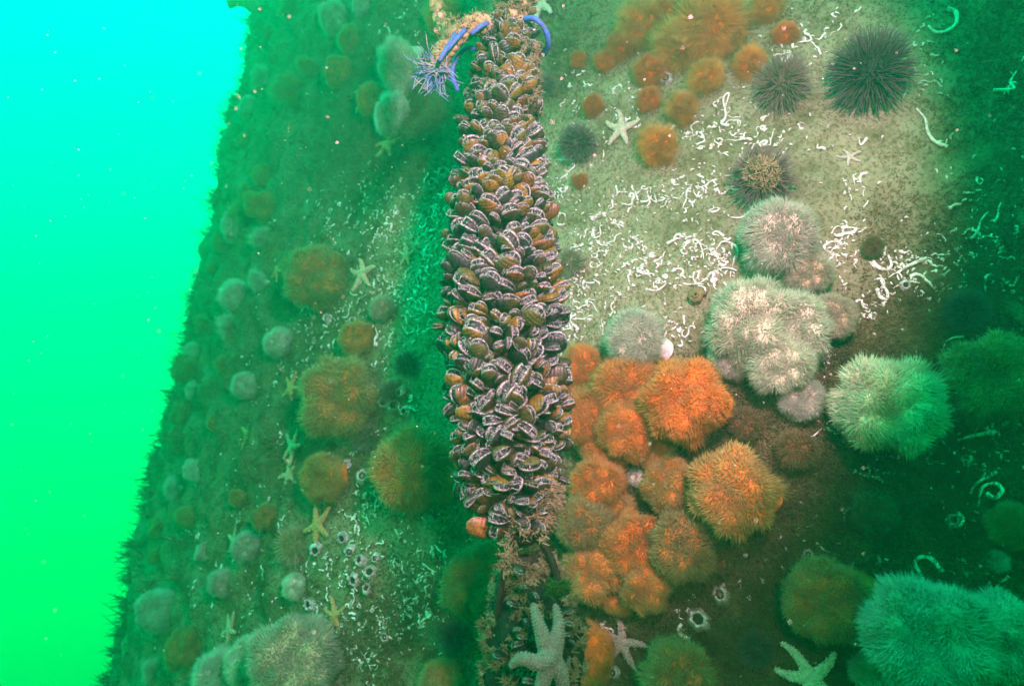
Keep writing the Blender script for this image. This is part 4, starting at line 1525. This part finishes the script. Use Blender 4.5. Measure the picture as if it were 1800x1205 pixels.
# ================================================================== worm tubes
WORMS = [  # px, py, spread x, spread y, count
    (1020, 160, 22, 30, 9), (1035, 270, 18, 14, 7), (1105, 190, 20, 16, 8), (1250, 245, 40, 14, 15), (1340, 245, 45, 22, 22), (1398, 92, 22, 22, 10), (1270, 190, 14, 22, 5),
    (1230, 318, 25, 18, 12), (1140, 345, 28, 12, 10), (1210, 355, 30, 14, 9), (1060, 368, 14, 20, 7), (975, 335, 12, 18, 8), (1045, 430, 26, 22, 17), (1115, 435, 22, 22, 15),
    (1010, 500, 20, 18, 12), (1060, 500, 28, 16, 9), (1220, 435, 28, 18, 17), (1265, 440, 16, 20, 9), (1130, 490, 20, 10, 7), (1185, 495, 18, 10, 6), (1250, 480, 22, 14, 12),
    (1000, 560, 14, 25, 14), (1062, 552, 14, 10, 5), (1190, 575, 14, 10, 7), (1480, 425, 18, 16, 9), (1500, 325, 12, 8, 4), (1478, 462, 18, 14, 7), (1560, 450, 16, 12, 5),
    (1548, 510, 12, 22, 6), (1530, 550, 10, 10, 3), (1655, 500, 20, 20, 6), (1640, 455, 40, 12, 9), (1710, 430, 40, 18, 9), (1745, 385, 30, 25, 7), (1640, 60, 18, 22, 4),
    (1620, 130, 16, 12, 3), (1680, 620, 50, 14, 4), (1440, 640, 10, 12, 5), (1530, 830, 14, 8, 3), (1710, 765, 26, 8, 3), (1720, 820, 26, 14, 4), (1690, 905, 14, 10, 2),
    (1700, 1000, 22, 12, 3), (1200, 1090, 16, 10, 2), (1080, 1085, 14, 18, 3), (1170, 1150, 20, 10, 3), (1470, 40, 18, 16, 3), (1780, 130, 10, 30, 2), (1600, 470, 14, 14, 5),
    (1500, 740, 40, 30, 4), (1760, 780, 30, 40, 5), (1640, 780, 40, 20, 4), (1780, 480, 20, 40, 6), (1480, 960, 40, 30, 4), (1720, 300, 40, 40, 5), (1330, 1000, 40, 40, 4),
    # left of the rope
    (600, 372, 26, 18, 12), (700, 385, 30, 28, 34), (745, 440, 22, 34, 36), (715, 510, 26, 26, 32), (690, 620, 40, 40, 16), (600, 460, 40, 40, 14), (645, 505, 22, 22, 12), (560, 560, 24, 20, 10), (580, 610, 24, 22, 14),
    (520, 655, 22, 22, 10), (735, 560, 14, 20, 8), (640, 310, 36, 14, 12), (780, 350, 12, 28, 14), (640, 880, 22, 24, 16), (608, 915, 16, 12, 6), (620, 1010, 28, 20, 12),
    (580, 1060, 28, 18, 14), (600, 1095, 20, 14, 8), (705, 965, 34, 26, 14), (745, 1060, 34, 30, 26), (690, 1090, 24, 30, 12), (640, 1150, 28, 26, 16), (510, 570, 30, 26, 8),
    (470, 640, 30, 30, 8), (460, 800, 26, 40, 9), (450, 890, 26, 40, 9), (400, 980, 34, 40, 9), (370, 1090, 30, 40, 8), (340, 900, 30, 60, 6), (700, 45, 30, 26, 8),
    (610, 150, 30, 40, 5), (530, 420, 30, 40, 8), (640, 775, 22, 18, 8), (680, 700, 22, 14, 6), (760, 990, 20, 20, 6), (560, 990, 26, 18, 6)]
SPECIAL = [  # hand-traced ones: pixels along the tube, radius in metres, label
    ([(1612, 188), (1628, 205), (1632, 225), (1645, 242), (1668, 252)], .0044, 'long bent white tube below right of the largest black urchin'),
    ([(1606, 1040), (1618, 1015), (1606, 990), (1618, 978), (1635, 982), (1652, 1004)], .0052, 'S-shaped teal white tube on the shaded turf above the huge green anemone'),
    ([(1715, 890), (1722, 858), (1745, 850), (1757, 862), (1745, 876), (1728, 868)], .0048, 'curled teal tube at lower right, shaped like a hook'),
    ([(1632, 45), (1645, 55), (1665, 52), (1682, 38), (1680, 20), (1665, 15)], .0050, 'big open ring of white tube at the upper right edge of the light'),
    ([(1790, 120), (1780, 138), (1786, 150), (1750, 152)], .0042, 'hooked teal tube at the right edge in the green shade'),
    ([(1562, 446), (1568, 462), (1560, 472), (1545, 468), (1535, 458)], .0048, 'U-shaped white tube beside the small dull red anemone'),
    ([(1548, 487), (1552, 500), (1560, 515), (1558, 526), (1546, 520), (1542, 508)], .0046, 'white tube looped upright right of the cream cluster'),
    ([(1578, 478), (1595, 466), (1612, 458), (1632, 450)], .0050, 'thick straight tube starting the chain into the shade'),
    ([(1462, 408), (1470, 396), (1482, 398), (1482, 410), (1470, 412), (1484, 408), (1500, 406), (1506, 398)], .0040, 'white tube in a figure of eight right of the topping white anemone'),
    ([(1276, 190), (1282, 168), (1272, 178), (1276, 205), (1268, 218), (1282, 222)], .0038, 'long wavy white tube left below the purple brown urchin'),
    ([(1200, 1095), (1194, 1105), (1202, 1118), (1214, 1124)], .0068, 'fat curled white tube beside the big empty barnacle'),
    ([(1510, 240), (1514, 252), (1525, 240)], .0036, 'small hooked tube just under the largest black urchin'),
    ([(1524, 815), (1528, 830), (1522, 835), (1540, 840), (1552, 848)], .0036, 'thin white tube on turf below the pale teal anemone'),
    ([(1680, 775), (1705, 768), (1735, 762)], .0042, 'straight teal tube left of the right edge below the dark olive anemone'),
    ([(1740, 1012), (1755, 1020), (1768, 1012)], .0034, 'little wavy teal tube below the small flat teal anemone'),
    ([(1660, 912), (1668, 924), (1684, 922), (1688, 910), (1678, 902)], .0046, 'ring-shaped teal tube on the shaded turf'),
    ([(1700, 870), (1712, 850), (1735, 838), (1748, 830)], .0036, 'thin slanting tube above the hook-shaped one'),
]


def wall_curve(p, n, ang, length, wig, steps, rs, lift):
    fr = frame_from(n)
    s, u = fr.col[0], fr.col[1]
    pts, x, y, a = [], 0.0, 0.0, ang
    c = rs.gauss(0, wig)
    for i in range(steps):
        pts.append(p + s * x + u * y + n * (lift + 0.002 * math.sin(i * 1.3)))
        x += math.cos(a) * length / steps
        y += math.sin(a) * length / steps
        a += c
        c = c * 0.8 + rs.gauss(0, wig * 0.8)
    return pts


rsw = random.Random(11)
worms = []
for (px, py, sx, sy, cnt) in WORMS:
    for _ in range(int(cnt * 1.15 + 0.5)):
        x, y = rsw.gauss(px, sx), rsw.gauss(py, sy)
        if not (-20 < x < 1830 and -20 < y < 1220):
            continue
        p, n, t = wall_hit(x, y)
        L = rsw.choice([0.012, 0.016, 0.02, 0.026, 0.034, 0.05]) * rsw.uniform(0.8, 1.25)
        r = rsw.choice([0.0016, 0.002, 0.0024, 0.003]) * rsw.uniform(0.85, 1.2)
        wig = rsw.choice([0.15, 0.45, 0.7, 0.95])
        pts = wall_curve(p, n, rsw.uniform(0, 6.28), L, wig, 10, rsw, r * 0.35)
        worms.append((L * r / t / t, x, y, pts, r, L, wig, t))
worms.sort(key=lambda w: -w[0])
G_W = 'white worm tubes on the pillar'


def tube_label(x, y, L, wig):
    rel, phrase = near_phrase(x, y)
    sh = 'nearly straight' if wig < 0.2 else 'bent' if wig < 0.5 else 'wavy' if wig < 0.7 else 'curled'
    sz = 'tiny' if L < 0.02 else 'short' if L < 0.03 else 'long' if L > 0.05 else 'mid-size'
    return ' '.join(f'{sz} {sh} white worm tube {rel} the {phrase}'.split()[:16])


def worm_obj(pts, r, label):
    c0 = pts[0]
    rad = [r * (0.45 + 0.55 * i / (len(pts) - 1)) * rsw.uniform(0.85, 1.15) for i in range(len(pts))]
    v, f, _ = tube([p - c0 for p in pts], rad, 7)
    o = ob('worm_tube', mk('worm_tube', v, f), M_TUBE)
    o.location = c0
    return tag(o, label, 'worm tube', G_W)


for (pp, r, lab) in SPECIAL:
    pts = []
    for (x, y) in pp:
        p, n, t = wall_hit(x, y)
        pts.append(p + n * r * 0.7)
    worm_obj(catmull(pts, 4), r * 0.8, lab)
n_ind = 300 - len(SPECIAL)
for (_, x, y, pts, r, L, wig, t) in worms[:n_ind]:
    worm_obj(pts, r, tube_label(x, y, L, wig))
parts = []
for (_, x, y, pts, r, L, wig, t) in worms[n_ind:]:
    parts.append((tube(pts, [r * (0.6 + 0.04 * i) for i in range(len(pts))], 6)[:2] + (None,)))
# crumbs and broken bits of tube strewn among them
for i in range(2000):
    (px, py, sx, sy, cnt) = rsw.choices(WORMS, [w[4] for w in WORMS])[0]
    x, y = rsw.gauss(px, sx * 1.5), rsw.gauss(py, sy * 1.5)
    if not (200 < x < 1830 and -20 < y < 1220):
        continue
    p, n, t = wall_hit(x, y)
    r = rsw.uniform(0.0008, 0.0020)
    parts.append((tube(wall_curve(p, n, rsw.uniform(0, 6.28), rsw.uniform(0.004, 0.012), 0.5, 4, rsw, r * 0.6), r, 5)[:2] + (None,)))
V, Fs, _ = join(parts)
o = ob('worm_tube_crust', mk('worm_tube_crust', V, Fs), M_TUBE)
tag(o, 'crust of countless small broken white worm tubes over the pillar', 'tube crust', kind='stuff')

# ================================================================== turf of hydroids and silt over the concrete
rt = random.Random(5)
P, Nn, LL = [], [], []
tries = 0
while len(P) < 56000 and tries < 200000:
    tries += 1
    x, y = rt.uniform(150, 1830), rt.uniform(-30, 1235)
    if x < 445 - y * 0.21:
        continue
    c = cover_at(x, y)
    if rt.random() > 0.25 + 1.1 * c:
        continue
    p, n, t = wall_hit(x, y)
    if mnoise.noise(p * 16) + 0.9 * c < 0.05:
        continue
    P.append(tuple(p))
    Nn.append(tuple(n))
    LL.append((0.0025 + 0.011 * c) * rt.uniform(0.5, 1.3) * (1.5 if x < 780 else 1))
P, Nn, LL = np.array(P), np.array(Nn), np.array(LL)
per = 3
D = np.repeat(Nn, per, 0) * 0.8 + rng.normal(0, 0.55, (len(P) * per, 3))
v, f, a = spikes(np.repeat(P, per, 0), D, np.repeat(LL, per), 0.0008, rng.normal(0, 0.4, (len(P) * per, 3)))
o = ob('hydroid_turf', mk('hydroid_turf', v, f, True, {'tip': a}), M_TURF)
tag(o, 'short brown hydroid turf and silt growing over the concrete', 'turf', kind='stuff')

# ragged bushes of hydroids along the far flank and its outline
P, Nn = [], []
for i in range(520):
    z = rt.uniform(-1.1, 2.8)
    a = -1.16 + abs(rt.gauss(0, 0.16))
    rr = P_R0 - P_K * z
    x, y = P_C[0] + rr * math.sin(a), P_C[1] - rr * math.cos(a)
    n = wall_normal((x, y, z))
    p = Vector((x, y, z)) + n * (wall_disp(x, y, z) - 0.004)
    k = rt.uniform(0.3, 1.0)
    for _ in range(int(10 + 14 * k)):
        P.append(tuple(p + Vector((rt.gauss(0, .014), rt.gauss(0, .014), rt.gauss(0, .014))) * k))
        Nn.append(tuple((n + Vector((rt.gauss(0, .5), rt.gauss(0, .5), rt.gauss(0, .5)))) * k))
P, Nn = np.array(P), np.array(Nn)
v, f, a = spikes(P, Nn, 0.045 * np.linalg.norm(Nn, axis=1) * rng.uniform(0.5, 1.1, len(P)), 0.0019, rng.normal(0, 0.3, P.shape))
o = ob('hydroid_bushes', mk('hydroid_bushes', v, f, True, {'tip': a}), M_TURF)
tag(o, 'ragged hydroid bushes fringing the left outline of the pillar', 'hydroids', kind='stuff')

# ================================================================== specks drifting in the water
parts = []
for i in range(800):
    d = ray(rt.uniform(-50, 1850), rt.uniform(-50, 1250))
    c = d * rt.uniform(0.45, 1.5)
    if c.length > 1.15 and project(c)[0] > 700:
        continue
    r = rt.uniform(0.00018, 0.00055)
    s = Vector((rt.gauss(0, 1), rt.gauss(0, 1), rt.gauss(0, 1))).normalized() * r * rt.uniform(0.8, 2.5)
    parts.append((tube([c - s, c, c + s], [r * .5, r, r * .5], 5)[:2] + (None,)))
V, Fs, _ = join(parts)
o = ob('marine_snow', mk('marine_snow', V, Fs), M_SNOW)
tag(o, 'fine pale specks drifting in the green water', 'marine snow', kind='stuff')
